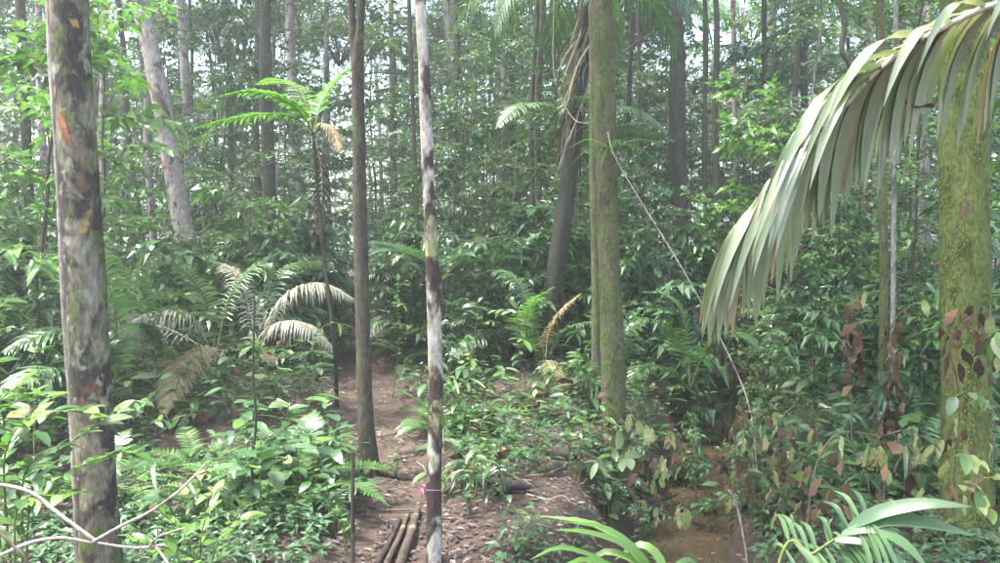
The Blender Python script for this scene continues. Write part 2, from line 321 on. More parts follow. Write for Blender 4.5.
def tree_meshes(name, seed, h, r0, z0, nbr, blen, ntwig, nleaf, L, W, leafm, barkm, droop=.45, rise=.35, lean=.05, top=.12):
    rng = np.random.default_rng(seed); n = 22
    zz = np.linspace(-.15, h, n); wob = np.cumsum(rng.normal(0, .026 * h / 6, (n, 2)), 0); ln = rng.normal(0, lean, 2)
    pts = np.stack([wob[:, 0] + ln[0] * zz, wob[:, 1] + ln[1] * zz, zz], 1); pts[:, :2] -= pts[0, :2]
    rad = r0 * (1 - .8 * np.linspace(0, 1, n)) ; rad[0] *= 1.35; rad[1] *= 1.1
    tb = MB(); tube(tb, pts, rad, 8, 0, .5, .07, rng); trunk = tb.mesh(name + '_trunk', [barkm])
    cb = MB()
    for b in range(nbr):
        u = np.clip((b + .5) / nbr + rng.normal(0, .05), .01, .99); z = z0 + (h - z0) * u; i = np.interp(z, zz, np.arange(n)); p0 = np.array([np.interp(z, zz, pts[:, 0]), np.interp(z, zz, pts[:, 1]), z])
        az = b * 2.4 + rng.normal(0, .35); ln_ = blen * (1 - top * u) * rng.uniform(.35, 1.2); el = rise * rng.uniform(-.6, 2.4) + .35 * u
        d = np.array([math.cos(az) * math.cos(el), math.sin(az) * math.cos(el), math.sin(el)])
        t = np.linspace(0, 1, 6); bp_ = p0 + np.outer(t * ln_, d); bp_[:, 2] -= .28 * ln_ * t ** 2
        tube(cb, bp_, np.linspace(.012 * blen / 1.5, .004, 6), 4, 0, .5, cap=False)
        for k in range(ntwig):
            s = .25 + .75 * (k + rng.random()) / ntwig; q = p0 + d * s * ln_; q = q - np.array([0, 0, .28 * ln_ * s * s])
            a = (1 if k % 2 else -1) * rng.uniform(.5, 1.2); dt = rot_z(d, a) if k < ntwig - 1 else d
            dt = dt * np.array([1, 1, .4]) + rng.normal(0, .28, 3)
            spray(cb, rng, q, dt, blen * .34 * rng.uniform(.6, 1.2), nleaf, L, W, droop, 1)
    return trunk, cb.mesh(name + '_crown', ['twig', leafm])
def plant(name, tr, cr, x, y, s, rz, label, cat, group=None, tilt=(0, 0), zs=1.0, tn_='trunk', cn='crown'):
    r = root(name, (x, y, float(gz(x, y))), label, cat, group); r.scale = (s, s, s * zs); r.rotation_euler = (tilt[0], tilt[1], rz)
    link(tn_, tr, r); link(cn, cr, r); return r

# understory tree species
SPEC = [  # label, builder args
 ('slender understory tree of small mid green leaves', 'understory tree', [tree_meshes('sapling_a', 1 + i, 8.5, .034, .9, 32, 1.6, 7, 13, .15, .075, 'leaf_mid', 'bark_brown') for i in range(2)]),
 ('thin understory tree of drooping dark leaves', 'understory tree', [tree_meshes('sapling_b', 11 + i, 7.0, .03, .5, 28, 1.45, 7, 9, .21, .09, 'leaf_dark', 'bark_dark', droop=.8) for i in range(2)]),
 ('airy pale leaved understory tree', 'understory tree', [tree_meshes('sapling_c', 21 + i, 9.5, .036, 1.8, 28, 1.9, 7, 9, .20, .10, 'leaf_pale', 'bark_grey', rise=.5) for i in range(2)]),
 ('fresh light green broad leaved young tree', 'understory tree', [tree_meshes('sapling_d', 31 + i, 7.5, .034, 1.2, 20, 1.5, 5, 7, .30, .145, 'leaf_bright', 'bark_brown', droop=.6) for i in range(2)]),
]
SHRUB = [
 ('dense shrub of small dark leaves', 'shrub', [tree_meshes('shrub_a', 41 + i, 1.5, .016, .15, 15, .62, 5, 8, .12, .055, 'leaf_dark', 'twig', rise=.6) for i in range(3)]),
 ('mid green shrub with broad pointed leaves', 'shrub', [tree_meshes('shrub_b', 51 + i, 1.7, .016, .3, 11, .62, 4, 7, .19, .085, 'leaf_mid', 'twig', droop=.7, rise=.55) for i in range(3)]),
 ('large leaved glossy shrub', 'shrub', [tree_meshes('shrub_d', 65 + i, 1.5, .016, .3, 9, .42, 3, 7, .30, .105, 'leaf_dark', 'twig', droop=.8, rise=.7) for i in range(3)]),
 ('fine leaved feathery shrub', 'shrub', [tree_meshes('shrub_c', 61 + i, 2.1, .016, .35, 13, .85, 5, 12, .11, .032, 'leaf_mid', 'twig', droop=.2, rise=.25) for i in range(2)]),
]
def emergent_crown(seed, leafm):
    rng = np.random.default_rng(seed); cb = MB()
    for b in range(110):
        d = unit(rng.normal(0, 1, 3) * np.array([1, 1, .6])); rr = rng.uniform(.35, 1) ** .6; p = d * rr * np.array([2.9, 2.9, 1.9]) * rng.uniform(.75, 1.1)
        if b % 4 == 0: tube(cb, curve([np.array([0, 0, -1.9]), p * .5 + np.array([0, 0, -.5]), p], 6), np.linspace(.05, .01, 6), 4, 0, .5, cap=False)
        for k in range(5):
            spray(cb, rng, p + rng.normal(0, .15, 3), unit(d * .6 + rng.normal(0, .6, 3) * np.array([1, 1, .4])), .75, 8, .24, .10, .5, 1)
    return cb.mesh('emergent_crown', ['twig', leafm])
ECROWN = [emergent_crown(71, 'leaf_mid'), emergent_crown(72, 'leaf_dark'), emergent_crown(73, 'leaf_bright')]

# palm / fern fronds: base at origin, growing along +Y
STRAP = ([0, .3, .7, 1], [.55, 1, .75, 0])
def frond_geo(mb, rng, pts, npair, LL, LW, hang, fwd=.5, upv=(0, 0, 1), t0=.14, lift=.1, mat=1, rmat=0, rad=.008, var=None, tipw=.35, both=(1, -1), gap=0, vee=.15):
    pts = np.asarray(pts, float); n = len(pts); tan = unit(np.gradient(pts, axis=0))
    tube(mb, pts, np.linspace(rad, rad * .25, n), 4, rmat, .5, cap=False)
    t = np.linspace(t0, 1, npair); f = t * (n - 1); i = np.minimum(f.astype(int), n - 2); w = (f - i)[:, None]
    p = pts[i] * (1 - w) + pts[i + 1] * w; tg = unit(tan[i] * (1 - w) + tan[i + 1] * w)
    side = unit(np.cross(tg, np.asarray(upv, float) + 1e-4)); nn = np.cross(side, tg)
    u = (t - t0) / (1 - t0); ln = LL * (.55 + .45 * np.sin(PI * np.clip(u * .9 + .12, 0, 1))) * (1 - (1 - tipw) * np.clip((u - .6) / .4, 0, 1))
    for sg in both:
        keep = rng.random(npair) > gap
        d = tg * (fwd + .5 * u[:, None]) + side * sg + nn * (lift + vee) + rng.normal(0, .07, (npair, 3))
        leaves(mb, p[keep], d[keep], (nn + side * sg * -.25)[keep], (ln * rng.uniform(.88, 1.08, npair))[keep], LW, (hang * rng.uniform(.75, 1.25, npair))[keep], .3, 3,
               rng.random(keep.sum()) if var is None else var, mat, prof=STRAP)
def arc(length, el0, el1, n=14):
    el = np.linspace(el0, el1, n); d = np.stack([np.zeros(n), np.cos(el), np.sin(el)], 1) * length / (n - 1)
    return np.concatenate([[[0, 0, 0]], np.cumsum(d, 0)[:-1]])
def frond_mesh(name, seed, length, el0, el1, npair, LL, LW, hang, leafm, rach='twig_green', **k):
    rng = np.random.default_rng(seed); mb = MB(); frond_geo(mb, rng, arc(length, el0, el1), npair, LL, LW, hang, **k); return mb.mesh(name, [rach, leafm])
PALMF = [frond_mesh('palm_frond', 80 + i, 1.5, .95 - .12 * i, -.35 - .15 * i, 30, .36, .03, .35, 'palm_green') for i in range(4)]
PALMG = [frond_mesh('palm_frond_grey', 85 + i, 1.6, .8, -.7, 34, .34, .024, .8, 'palm_grey', rach='rachis_dry') for i in range(2)]
FERNF = [frond_mesh('fern_frond', 90 + i, .8, 1.1 - .2 * i, -.3 - .2 * i, 30, .15, .022, .12, 'leaf_mid', rad=.004, tipw=.1, fwd=.2) for i in range(3)]
TFERN = [frond_mesh('tree_fern_frond', 95 + i, 1.3, .6, -.4, 42, .26, .032, .1, 'leaf_dark', rad=.006, tipw=.12, fwd=.25) for i in range(2)]
def rosette(name, x, y, s, n, fr, seed, label, cat, group, stem=0, part='frond', z=None):
    rng = np.random.default_rng(seed); r = root(name, (x, y, float(gz(x, y)) if z is None else z), label, cat, group)
    if stem:
        mb = MB(); tube(mb, [(0, 0, -.1), (.02, .01, stem * .5), (0, 0, stem)], [.035, .03, .028], 6); link('stem', mb.mesh('palm_stem', ['bark_brown']), r)
    for k in range(n):
        o = link(part, fr[int(rng.integers(len(fr)))], r, (0, 0, stem)); q = s * rng.uniform(.75, 1.15); o.scale = (q, q, q)
        o.rotation_euler = (rng.uniform(-.35, .3), rng.uniform(-.2, .2), k * 2 * PI / n + rng.normal(0, .25) + seed)
    return r

# single leaf blades (unit length along +Y, normal +Z), shared by the near plants
def blade(name, seed, ratio, droop, mat, segs=6, fold=.22, curl=0):
    rng = np.random.default_rng(seed); mb = MB(); leaves(mb, [[0, 0, 0]], [0, 1, 0], [0, 0, 1], 1., ratio, droop, fold, segs, np.array([rng.random()]))
    v = mb.v[0]
    if curl:
        a = v[:, 1] * curl; v[:, 2] += .06 * np.sin(v[:, 1] * 9 + seed) + v[:, 0] * np.sin(a) * .9; v[:, 0] *= np.cos(a * .8)
    return mb.mesh(name, [mat])
BL = {}
for nm, ra_, dr, mt, cu in [('mid', .40, .22, 'leaf_mid', 0), ('dark', .36, .28, 'leaf_dark', 0), ('bright', .42, .2, 'leaf_bright', 0), ('pale', .42, .25, 'leaf_pale', 0), ('lance', .22, .35, 'leaf_mid', 0),
                          ('yellow', .38, .12, 'yellowing', .5), ('dead', .40, .1, 'dead_brown', 1.9), ('dry', .45, .1, 'pale_dry', .4), ('strap', .10, .75, 'leaf_bright', 0), ('strapd', .10, .6, 'palm_green', 0)]:
    BL[nm] = [blade('blade_' + nm, 100 + i, ra_ * (.85 + .15 * i), dr * (.6 + .4 * i), mt, curl=cu * (1 + .3 * i)) for i in range(3)]
def put_leaf(parent, kind, pos, d, up, L, rng, name='leaf', w=1.0):
    """pos relative to the parent's origin"""
    y = Vector(d).normalized(); x = y.cross(Vector(up)); x = x.normalized() if x.length > 1e-4 else Vector((1, 0, 0)); z = x.cross(y)
    M = Matrix((x, y, z)).transposed().to_4x4(); o = bpy.data.objects.new(name, BL[kind][int(rng.integers(3))]); COL.objects.link(o); o.parent = parent
    o.location = tuple(map(float, pos)); o.rotation_euler = M.to_euler(); o.scale = (L * w, L, L); return o

SHORT = {'stout mottled grey trunk with dark bands and an orange scar': 'the mottled trunk', 'leaning pale pinkish trunk with dark blotches': 'the leaning pinkish trunk', 'straight dark brown trunk behind the lime green palm fronds': 'the straight dark brown trunk',
         'thin pale whitish trunk just behind the straight dark one': 'the thin whitish trunk', 'slim brown trunk forking high up, its flared foot on the trail edge': 'the forked trunk', 'thin two toned trunk of cream and dark maroon bark beside the trail': 'the two toned trunk',
         'grey trunk with a dark climbing stem along its side': 'the vine clad grey trunk', 'slender grey trunk, one of a close pair': 'the close trunk pair', 'straight mossy olive trunk standing on the stream bank': 'the mossy olive trunk', 'straight blackish trunk with no moss far behind the stream': 'the blackish trunk',
         'thick yellow green moss covered trunk with withered leaves hanging on it': 'the thick mossy trunk', 'thin mossy stem near the thick moss covered trunk': 'the thin mossy stem', 'thin crooked sapling stem bending over above the palm leaf': 'the crooked sapling'}
# ------------------------------------------------------------------ hero trunks (traced, each at its own distance)
def trunk_tree(name, trace, Yd, bark, label, H=13, crown=0, lump=.06, seed=1, flare=1.5, lean_top=None, sides=16, yoff=0, group=None, crown_s=1.0, roots=0, moss=0):
    """trace: (px, py, width px) from top to bottom at distance Yd; carried on to the ground and up to height H"""
    rng = np.random.default_rng(seed); T = np.array(trace, float); pts = [P(a, b_, Yd) for a, b_, _ in T]; rad = [w_ / 2 / F_PX * Yd for _, _, w_ in T]
    dn = unit(pts[-1] - pts[-2]); dn = unit(dn + np.array([0, 0, -.6])); bx, by = pts[-1][0], pts[-1][1]
    zb = float(gz(bx, by)); k = (pts[-1][2] - zb) / max(-dn[2], .3)
    if k > .1:
        e = pts[-1] + dn * k; e[2] = float(gz(e[0], e[1])) - .12; pts.append(e); rad.append(rad[-1] * 1.12)
    else: pts[-1][2] = min(pts[-1][2], zb - .1)
    up = unit(pts[0] - pts[1]); up = unit(up + np.array([0, 0, .7]))
    while pts[0][2] < H - .5:
        pts.insert(0, pts[0] + up * min(2.2, H - pts[0][2])); rad.insert(0, rad[0] * .93)
    pts = np.array(pts[::-1]); rad = np.array(rad[::-1]); base = np.array([pts[0][0], pts[0][1], pts[0][2] + .12])
    c = curve(np.concatenate([pts, rad[:, None]], 1), 110); q = c[:, :3] - base; r = c[:, 3].copy()
    hz = q[:, 2] - q[0, 2]; r *= 1 + (flare - 1) * np.exp(-hz / .16)
    R = root(name, base, label, 'tree', group); mb = MB(); tube(mb, q, r, sides, 0, .5, lump, rng); tr = link('trunk', mb.mesh('trunk', [bark]), R)
    for k_ in range(roots):
        az_ = k_ * 2 * PI / roots + rng.normal(0, .3); ln_ = rng.uniform(2.2, 4.5) * r[4]; d_ = np.array([math.cos(az_), math.sin(az_), 0]); rp_ = []
        for t_ in np.linspace(0, 1, 7):
            w_ = base + d_ * (r[4] * .5 + ln_ * t_) + np.array([-d_[1], d_[0], 0]) * .25 * ln_ * t_ * t_ * rng.choice([-1, 1])
            rp_.append([w_[0] - base[0], w_[1] - base[1], max(float(gz(w_[0], w_[1])) - base[2], -.3) + r[4] * (.55 * (1 - t_) ** 2 + .08 - .22 * t_)])
        mb = MB(); tube(mb, rp_, np.linspace(r[4] * .36, r[4] * .1, 7), 8, 0, .5, .12, rng); link('root', mb.mesh('root', [bark]), tr)
    if moss:
        n_ = moss; i_ = rng.integers(2, 70, n_); a_ = rng.uniform(0, 2 * PI, n_); nd = np.stack([np.cos(a_), np.sin(a_), np.zeros(n_)], 1); mb = MB()
        p_ = q[i_] + (q[i_ + 1] - q[i_]) * rng.random(n_)[:, None] + nd * (r[i_] * .97)[:, None]; keep = np.sin(p_[:, 2] * 5 + 3 * np.sin(a_ * 2)) + np.sin(a_ * 3 + p_[:, 2] * 2) + rng.normal(0, .5, n_) > -.2
        leaves(mb, p_[keep], (nd * .8 + rng.normal(0, .35, (n_, 3)) + [0, 0, -.5])[keep], nd[keep] + [0, 0, 1], rng.uniform(.012, .034, keep.sum()), rng.uniform(.006, .014, keep.sum()), .3, .2, 2, rng.random(keep.sum()), 0)
        mo = link('moss', mb.mesh('moss', ['moss_leaf']), tr); mo['kind'] = 'stuff'
    cr = link('crown', ECROWN[crown], R, tuple(q[-1] + np.array([0, 0, .8]))); cr.rotation_euler = (0, 0, seed); cr.scale = (crown_s * .75,) * 3
    return R, tr, q, r, base
# 1 mottled trunk with the raised strip and the orange scar
R, tr, q, r, base = trunk_tree('tree', [(69, 0, 35), (77, 150, 36), (86, 300, 38), (95, 450, 38), (100, 560, 40)], 4.6, 'bark_mottled', 'stout mottled grey trunk with dark bands and an orange scar', 12, 0, .03, 5, 1.25, sides=24, roots=5, moss=0)
i0 = q[:, 2] > .1; a = 2.85
mb = MB(); s1 = q[i0] + np.stack([np.cos(a) * .86 * r[i0], -.5 * r[i0], 0 * r[i0]], 1)
tube(mb, s1, r[i0] * .19, 7, 0, .5, .25, np.random.default_rng(3)); link('bark_ridge', mb.mesh('bark_ridge', ['bark_strip']), tr)
mb = MB(); c0 = P(72, 118, 4.6) - base; cc = []
for px, py, w_ in [(67, 113, 2), (70, 120, 8), (74, 130, 8), (77, 139, 7), (81, 147, 1)]:
    for sx in (-.5, 0, .5):
        pp = P(px + sx * w_, py, 4.6) - base; j = np.argmin(abs(q[:, 2] - pp[2])); dx = np.clip((pp[0] - q[j, 0]) / r[j], -.95, .95)
        cc.append([pp[0], q[j, 1] - r[j] * (math.sqrt(1 - dx * dx) * 1.05 + .01), pp[2]])
mb.add(cc, [[i * 3 + j, i * 3 + j + 1, i * 3 + j + 4, i * 3 + j + 3] for i in range(4) for j in range(2)])
link('bark_scar', mb.mesh('bark_scar', ['patch_orange']), tr)
trunk_tree('tree', [(140, 0, 15), (157, 80, 17), (174, 180, 18), (189, 255, 20), (196, 300, 22)], 13, 'bark_pale', 'leaning pale pinkish trunk with dark blotches', 15, 1, .05, 6)
trunk_tree('tree', [(265, 0, 11), (266, 100, 12.5), (270, 200, 13), (272, 262, 14)], 14, 'bark_dark', 'straight dark brown trunk behind the lime green palm fronds', 15, 0, .06, 7)
trunk_tree('tree', [(289, 0, 8), (293, 100, 9), (298, 200, 9)], 23, 'bark_pale', 'thin pale whitish trunk just behind the straight dark one', 16, 2, .06, 8)
R, tr, q, r, base = trunk_tree('tree', [(364, -40, 7), (361.5, 0, 7.5), (359, 36, 9), (357.5, 58, 12.5), (358, 100, 12.5), (361, 250, 14), (365, 400, 15.5), (369, 462, 18)], 7.45, 'bark_brown', 'slim brown trunk forking high up, its flared foot on the trail edge', 12, 0, .05, 9, 1.7, roots=5)
mb = MB(); fk = np.array([P(356.5, 70, 7.45), P(353.5, 45, 7.45), P(351, 0, 7.45), P(347, -120, 7.4), P(338, -420, 7.2)]) - base
tube(mb, curve(fk, 20), np.linspace(.045, .026, 20), 10, 0, .5, .05, np.random.default_rng(1)); link('fork_limb', mb.mesh('fork_limb', ['bark_brown']), R)
R6, tr6, q6, r6, base6 = trunk_tree('tree', [(420, -10, 10.5), (424, 70, 11), (428, 170, 12), (432, 270, 13), (436, 380, 15), (434, 480, 15), (434, 558, 16)], 5.15, 'bark_twotone', 'thin two toned trunk of cream and dark maroon bark beside the trail', 11, 2, .05, 10, 1.2)
trunk_tree('tree', [(449, 0, 12), (452, 70, 12), (455, 140, 12)], 22, 'bark_grey', 'grey trunk with a dark climbing stem along its side', 16, 0, .05, 11)
for i, (px, w_) in enumerate([(503.5, 6), (512, 5)]):
    trunk_tree('tree', [(px, 30, w_), (px + 1, 110, w_), (px + 1, 180, w_ + 1)], 27 + i, ['bark_grey', 'bark_dark'][i], ['slender grey trunk, one of a close pair', 'slender dark trunk, one of a close pair'][i], 16, i, .06, 12 + i)
trunk_tree('tree', [(602, 0, 20), (605, 110, 21), (608, 220, 21.5), (612, 340, 22), (614, 420, 24), (615, 440, 26)], 8.0, 'bark_moss', 'straight mossy olive trunk standing on the stream bank', 13, 1, .045, 15, 1.3, sides=20, roots=6, moss=9000)
trunk_tree('tree', [(677, 0, 11), (679, 90, 12), (682, 200, 12)], 18, 'bark_dark', 'straight blackish trunk with no moss far behind the stream', 16, 1, .05, 16)
trunk_tree('tree', [(964, 0, 44), (964, 140, 44), (965, 280, 44), (966, 420, 46), (968, 520, 50)], 5.5, 'bark_moss_deep', 'thick yellow green moss covered trunk with withered leaves hanging on it', 13, 0, .04, 17, 1.3, sides=26, roots=6, moss=16000)
trunk_tree('tree', [(880, -10, 8), (881, 120, 8), (884, 280, 8), (882, 400, 9)], 7.6, 'bark_moss', 'thin mossy stem near the thick moss covered trunk', 11, 1, .06, 18, crown_s=.6, moss=2500)
trunk_tree('tree', [(896, 0, 4.5), (894, 200, 4.5), (892, 400, 5)], 8.2, 'bark_grey', 'very thin pale pole beside the thin mossy stem', 9, 2, .05, 19, crown_s=.4)
trunk_tree('tree', [(838, -20, 5), (844, 25, 5), (842, 50, 5), (852, 72, 5), (862, 130, 6), (866, 250, 6)], 12, 'bark_brown', 'thin crooked sapling stem bending over above the palm leaf', 12, 0, .06, 20, crown_s=.6)
trunk_tree('tree', [(594, 150, 9), (596, 300, 9), (596, 370, 10)], 9.4, 'bark_moss', 'thin mossy stem close behind the straight mossy trunk', 10, 1, .05, 21, crown_s=.6)
for i, (px, w_, Yd, bk, lb, le) in enumerate([
    (187, 9, 20, 'bark_pale', 'pale slim trunk behind the leaning pinkish one', 6), (413, 4, 15, 'bark_brown', 'very slim brown pole behind the two toned trunk', 4), (533, 5, 26, 'bark_grey', 'thin grey trunk between the close pair and the mossy trunk', 0),
    (735, 5, 30, 'bark_pale', 'thin pale trunk in the bright gap beyond the stream', 2), (770, 6, 34, 'bark_grey', 'slim grey trunk in the bright gap beyond the stream', -3), (805, 7, 26, 'bark_brown', 'slim brown trunk beyond the arching palm leaf', 3),
    (765, 5, 24, 'bark_dark', 'thin dark stem before the bright gap', 1), (640, 4, 22, 'bark_brown', 'thin brown stem between the mossy and blackish trunks', 2), (25, 9, 15, 'bark_dark', 'dark slim trunk half hidden by bright leaves beside the mottled trunk', 5),
    (230, 5, 24, 'bark_brown', 'thin brown stem between the leaning and the straight dark trunk', 2), (325, 4, 24, 'bark_grey', 'thin grey stem behind the lime green palm', -2), (475, 5, 30, 'bark_pale', 'thin pale stem behind the grey trunk', 1),
    (555, 6, 34, 'bark_grey', 'thin grey stem deep in the forest near the leaning palm', 1), (705, 4, 20, 'bark_brown', 'thin brown stem next to the blackish trunk', 0), (925, 6, 18, 'bark_grey', 'slim grey trunk behind the thick moss covered one', 2), (392, 5, 28, 'bark_pale', 'thin pale stem between the forked and the two toned trunk', 1)]):
    trunk_tree('tree', [(px - le, 0, w_), (px, 110, w_), (px + le, 220, w_ * 1.1)], Yd, bk, lb, 14, i % 3, .05, 30 + i, sides=10, crown_s=.8)
# dark climbing stem on the grey trunk is a vine of its own
def vine(name, pts, r0, r1, mat, label, cat='vine', n=40, sides=6, group=None):
    pts = np.asarray(pts); b0 = pts[0].copy(); mb = MB(); tube(mb, curve(pts - b0, n), np.linspace(r0, r1, n), sides, 0, .5, .06, np.random.default_rng(2)); o = link(name, mb.mesh(name, [mat]), None, tuple(b0)); return tag(o, label, cat, group)
z0 = P(462, 330, 21.6); z0[2] = gz(z0[0], z0[1])
vine('climbing_vine', [z0, P(459, 200, 21.6), P(456, 110, 21.7), P(459, 60, 21.6), P(456, 0, 21.6), P(455, -60, 21.6)], .05, .04, 'bark_dark', 'dark climbing vine hugging the grey trunk')
vine('liana', [P(608, 132, 7.7), P(614, 155, 7.6), P(640, 200, 7.5), P(668, 245, 7.3), P(700, 300, 7.1), P(738, 375, 6.9), P(752, 420, 6.8), P(757, 470, 6.8)], .006, .007, 'wood_pale', 'pale thin liana slanting down from the mossy trunk to the stream')
z0 = P(548, 360, 10.4); z0[2] = gz(z0[0], z0[1])
vine('liana', [P(598, 120, 8.6), P(585, 123, 8.7), P(573, 118, 8.8), P(560, 95, 8.9), P(553, 60, 9), P(555, -40, 9.2), P(557, -160, 9.2)], .006, .004, 'wood_pale', 'thin looping liana beside the leaning palm trunk')
vine('liana', [P(692, 12, 18), P(672, 20, 17), P(650, 34, 16), P(630, 47, 15), P(616, 58, 14)], .03, .02, 'bark_dark', 'dark slanting branch like liana between mossy and blackish trunks')

# ------------------------------------------------------------------ leaning palm with its skirt of dead leaves
tr_ = [(585, -10, 13), (581, 60, 16), (574, 140, 18), (563, 220, 20), (551, 300, 23)]
pts = [P(a_, b_, 12) for a_, b_, _ in tr_]; e = pts[-1] + (pts[-1] - pts[-2]) * .8; e[2] = gz(e[0], e[1]) - .1; pts.append(e); pts.insert(0, P(587, -22, 12))
pts = np.array(pts[::-1]); base = pts[0].copy(); base[2] += .1
R = root('leaning_palm', base, 'leaning dark palm trunk hung with dead brown leaf straps', 'palm'); mb = MB()
tube(mb, curve(pts - base, 40), np.linspace(.15, .10, 40), 12, 0, .5, .10, np.random.default_rng(4)); link('trunk', mb.mesh('trunk', ['bark_dark']), R)
rng = np.random.default_rng(44)
top = pts[-1] - base
for k in range(9):
    az = k * 0.7 + .3; ll = rng.uniform(2.0, 2.8); mb = MB(); p_ = rot_z(arc(ll, .35, -1.5, 16), az)
    frond_geo(mb, rng, p_, 40, .5, .035, .9, rad=.02); link('frond', mb.mesh('leaning_frond', ['twig_green', 'palm_green']), R, tuple(top))
for k in range(64):
    yy_ = rng.uniform(10, 130); s = P(rng.uniform(576, 597) - yy_ * .06, yy_, 11.8 + rng.uniform(-.15, .25)) - base; ln_ = rng.uniform(.4, 1.0); mb = MB()
    e = s + np.array([rng.uniform(-.42, -.05), rng.uniform(-.1, .05), -ln_]); mid_ = (s + e) / 2 + np.array([rng.uniform(-.07, .02), 0, rng.uniform(0, .08)])
    cpts = curve([s, mid_, e], 6); d_ = np.diff(cpts, axis=0)
    wv_ = np.array([.02, .045, .05, .04, .025, .004]) * rng.uniform(.5, 1.1); sd_ = np.array([.8, .6 * rng.choice([-1, 1]), .25])
    V_ = np.concatenate([cpts - np.outer(wv_, sd_) / 2, cpts + np.outer(wv_, sd_) / 2]); mb.add(V_, [[i, i + 1, i + 7, i + 6] for i in range(5)], rng.random(), 0); link('dead_strap', mb.mesh('dead_strap', [['palm_brown', 'dead_brown', 'palm_grey'][k % 3]]), R)

# ------------------------------------------------------------------ traced palms
def traced_palm(name, gpx, fronds, label, seed, cat='palm', Yd=None, stem=None, group=None):
    """fronds: (pixel rachis points, distances at start and end, pairs, leaflet length, width, hang, leaf material, rachis material)"""
    rng = np.random.default_rng(seed); b = G(*gpx) if Yd is None else P(gpx[0], gpx[1], Yd); b[2] = gz(b[0], b[1])
    R = root(name, b, label, cat, group)
    if stem:
        mb = MB(); sp_ = np.array([b] + [P(x_, y_, yy) for x_, y_, yy in stem]) - b; tube(mb, curve(sp_, 20), np.linspace(.028, .018, 20), 7, 0, .5, .05, rng); link('stem', mb.mesh('stem', ['bark_dark']), R)
    for pp, (ya, yb), npair, LL, LW, hang, lm, rm in fronds:
        y_ = np.linspace(ya, yb, len(pp)); w_ = np.array([P(x, y, d_) for (x, y), d_ in zip(pp, y_)]) - b
        mb = MB(); frond_geo(mb, rng, curve(w_, 20), npair, LL, LW, hang, rad=.011); link('frond', mb.mesh('frond', [rm, lm]), R)
    return R
GR, BR_, LM, GY = 'palm_green', 'palm_brown', 'palm_lime', 'palm_grey'
traced_palm('understory_palm', (214, 352), [
    ([(216, 345), (205, 300), (180, 268), (145, 250), (112, 246)], (10.4, 9.0), 44, .46, .045, .4, 'leaf_pale', 'twig_green'),
    ([(214, 348), (203, 350), (188, 360), (174, 383), (164, 412)], (10, 8.6), 46, .38, .032, .45, BR_, 'rachis_dry'),
    ([(210, 348), (190, 315), (165, 310), (140, 318), (120, 335)], (10.4, 9.6), 30, .42, .03, .9, GY, 'rachis_dry'),
    ([(208, 350), (170, 330), (140, 325), (115, 350), (100, 365)], (10.4, 10.4), 30, .4, .03, .8, GY, 'rachis_dry'),
    ([(218, 345), (228, 300), (245, 275), (262, 265), (276, 280)], (10.6, 11.4), 34, .42, .032, .6, GR, 'twig_green')], 'low palm with one green arching frond and a brown drooping one', 201)
traced_palm('understory_palm', (262, 352), [
    ([(262, 348), (275, 312), (296, 288), (325, 284), (352, 298)], (10.6, 10.2), 46, .40, .03, .85, GY, 'rachis_dry'),
    ([(262, 348), (272, 328), (290, 321), (312, 328), (332, 348)], (10.6, 9.8), 40, .36, .03, .8, GY, 'rachis_dry'),
    ([(264, 350), (285, 358), (300, 353), (318, 352), (334, 358)], (10.4, 9.6), 26, .3, .035, .25, GR, 'twig_green'),
    ([(258, 346), (250, 312), (242, 285), (230, 268), (215, 262)], (10.8, 11.4), 36, .4, .03, .6, GY, 'rachis_dry'),
    ([(262, 346), (268, 300), (282, 272), (302, 262), (322, 268)], (10.8, 12), 34, .4, .03, .6, GR, 'twig_green')], 'low palm with grey green arching fronds beside the trail', 202)
traced_palm('slender_palm', (337, 408), [
    ([(313, 132), (300, 112), (280, 98), (250, 92), (222, 96)], (9.6, 9.0), 46, .27, .05, .3, LM, 'twig_green'),
    ([(312, 134), (296, 118), (265, 114), (230, 119), (197, 128)], (9.6, 9.6), 44, .25, .045, .45, 'leaf_bright', 'twig_green'),
    ([(314, 130), (322, 102), (335, 82), (350, 70), (362, 66)], (9.6, 10.0), 38, .36, .05, .3, LM, 'twig_green'),
    ([(314, 132), (321, 124), (330, 127), (336, 138), (339, 150)], (9.6, 9.2), 20, .18, .026, .6, 'palm_brown', 'rachis_dry'),
    ([(314, 134), (320, 160), (322, 190), (320, 215), (317, 236)], (9.6, 9.5), 18, .22, .03, .7, 'dead_brown', 'rachis_dry'),
    ([(312, 130), (305, 100), (295, 85), (275, 80), (258, 84)], (9.7, 10.8), 28, .30, .04, .35, 'leaf_bright', 'twig_green')], 'slender dark stemmed palm with lime green fronds catching the light', 203, stem=[(334, 340, 9.2), (323, 250, 9.35), (317, 180, 9.5), (313, 132, 9.6)])
traced_palm('understory_palm', (546, 362), [
    ([(544, 358), (530, 345), (526, 320), (536, 300), (552, 288)], (10.8, 10.2), 40, .36, .03, .35, 'leaf_bright', 'twig_green'),
    ([(546, 358), (548, 335), (556, 318), (566, 305), (580, 294)], (10.8, 10.6), 32, .30, .026, .6, BR_, 'rachis_dry'),
    ([(546, 360), (548, 362), (553, 372), (556, 390), (558, 408)], (10.4, 9.8), 30, .24, .02, .35, BR_, 'rachis_dry'),
    ([(548, 358), (560, 335), (575, 326), (592, 322), (606, 322)], (10.8, 10.2), 34, .36, .03, .35, GR, 'twig_green'),
    ([(545, 356), (530, 310), (520, 285), (505, 272), (490, 270)], (11, 11.4), 36, .42, .03, .5, GR, 'twig_green')], 'low palm with a fresh green frond and straw coloured dead ones', 204)
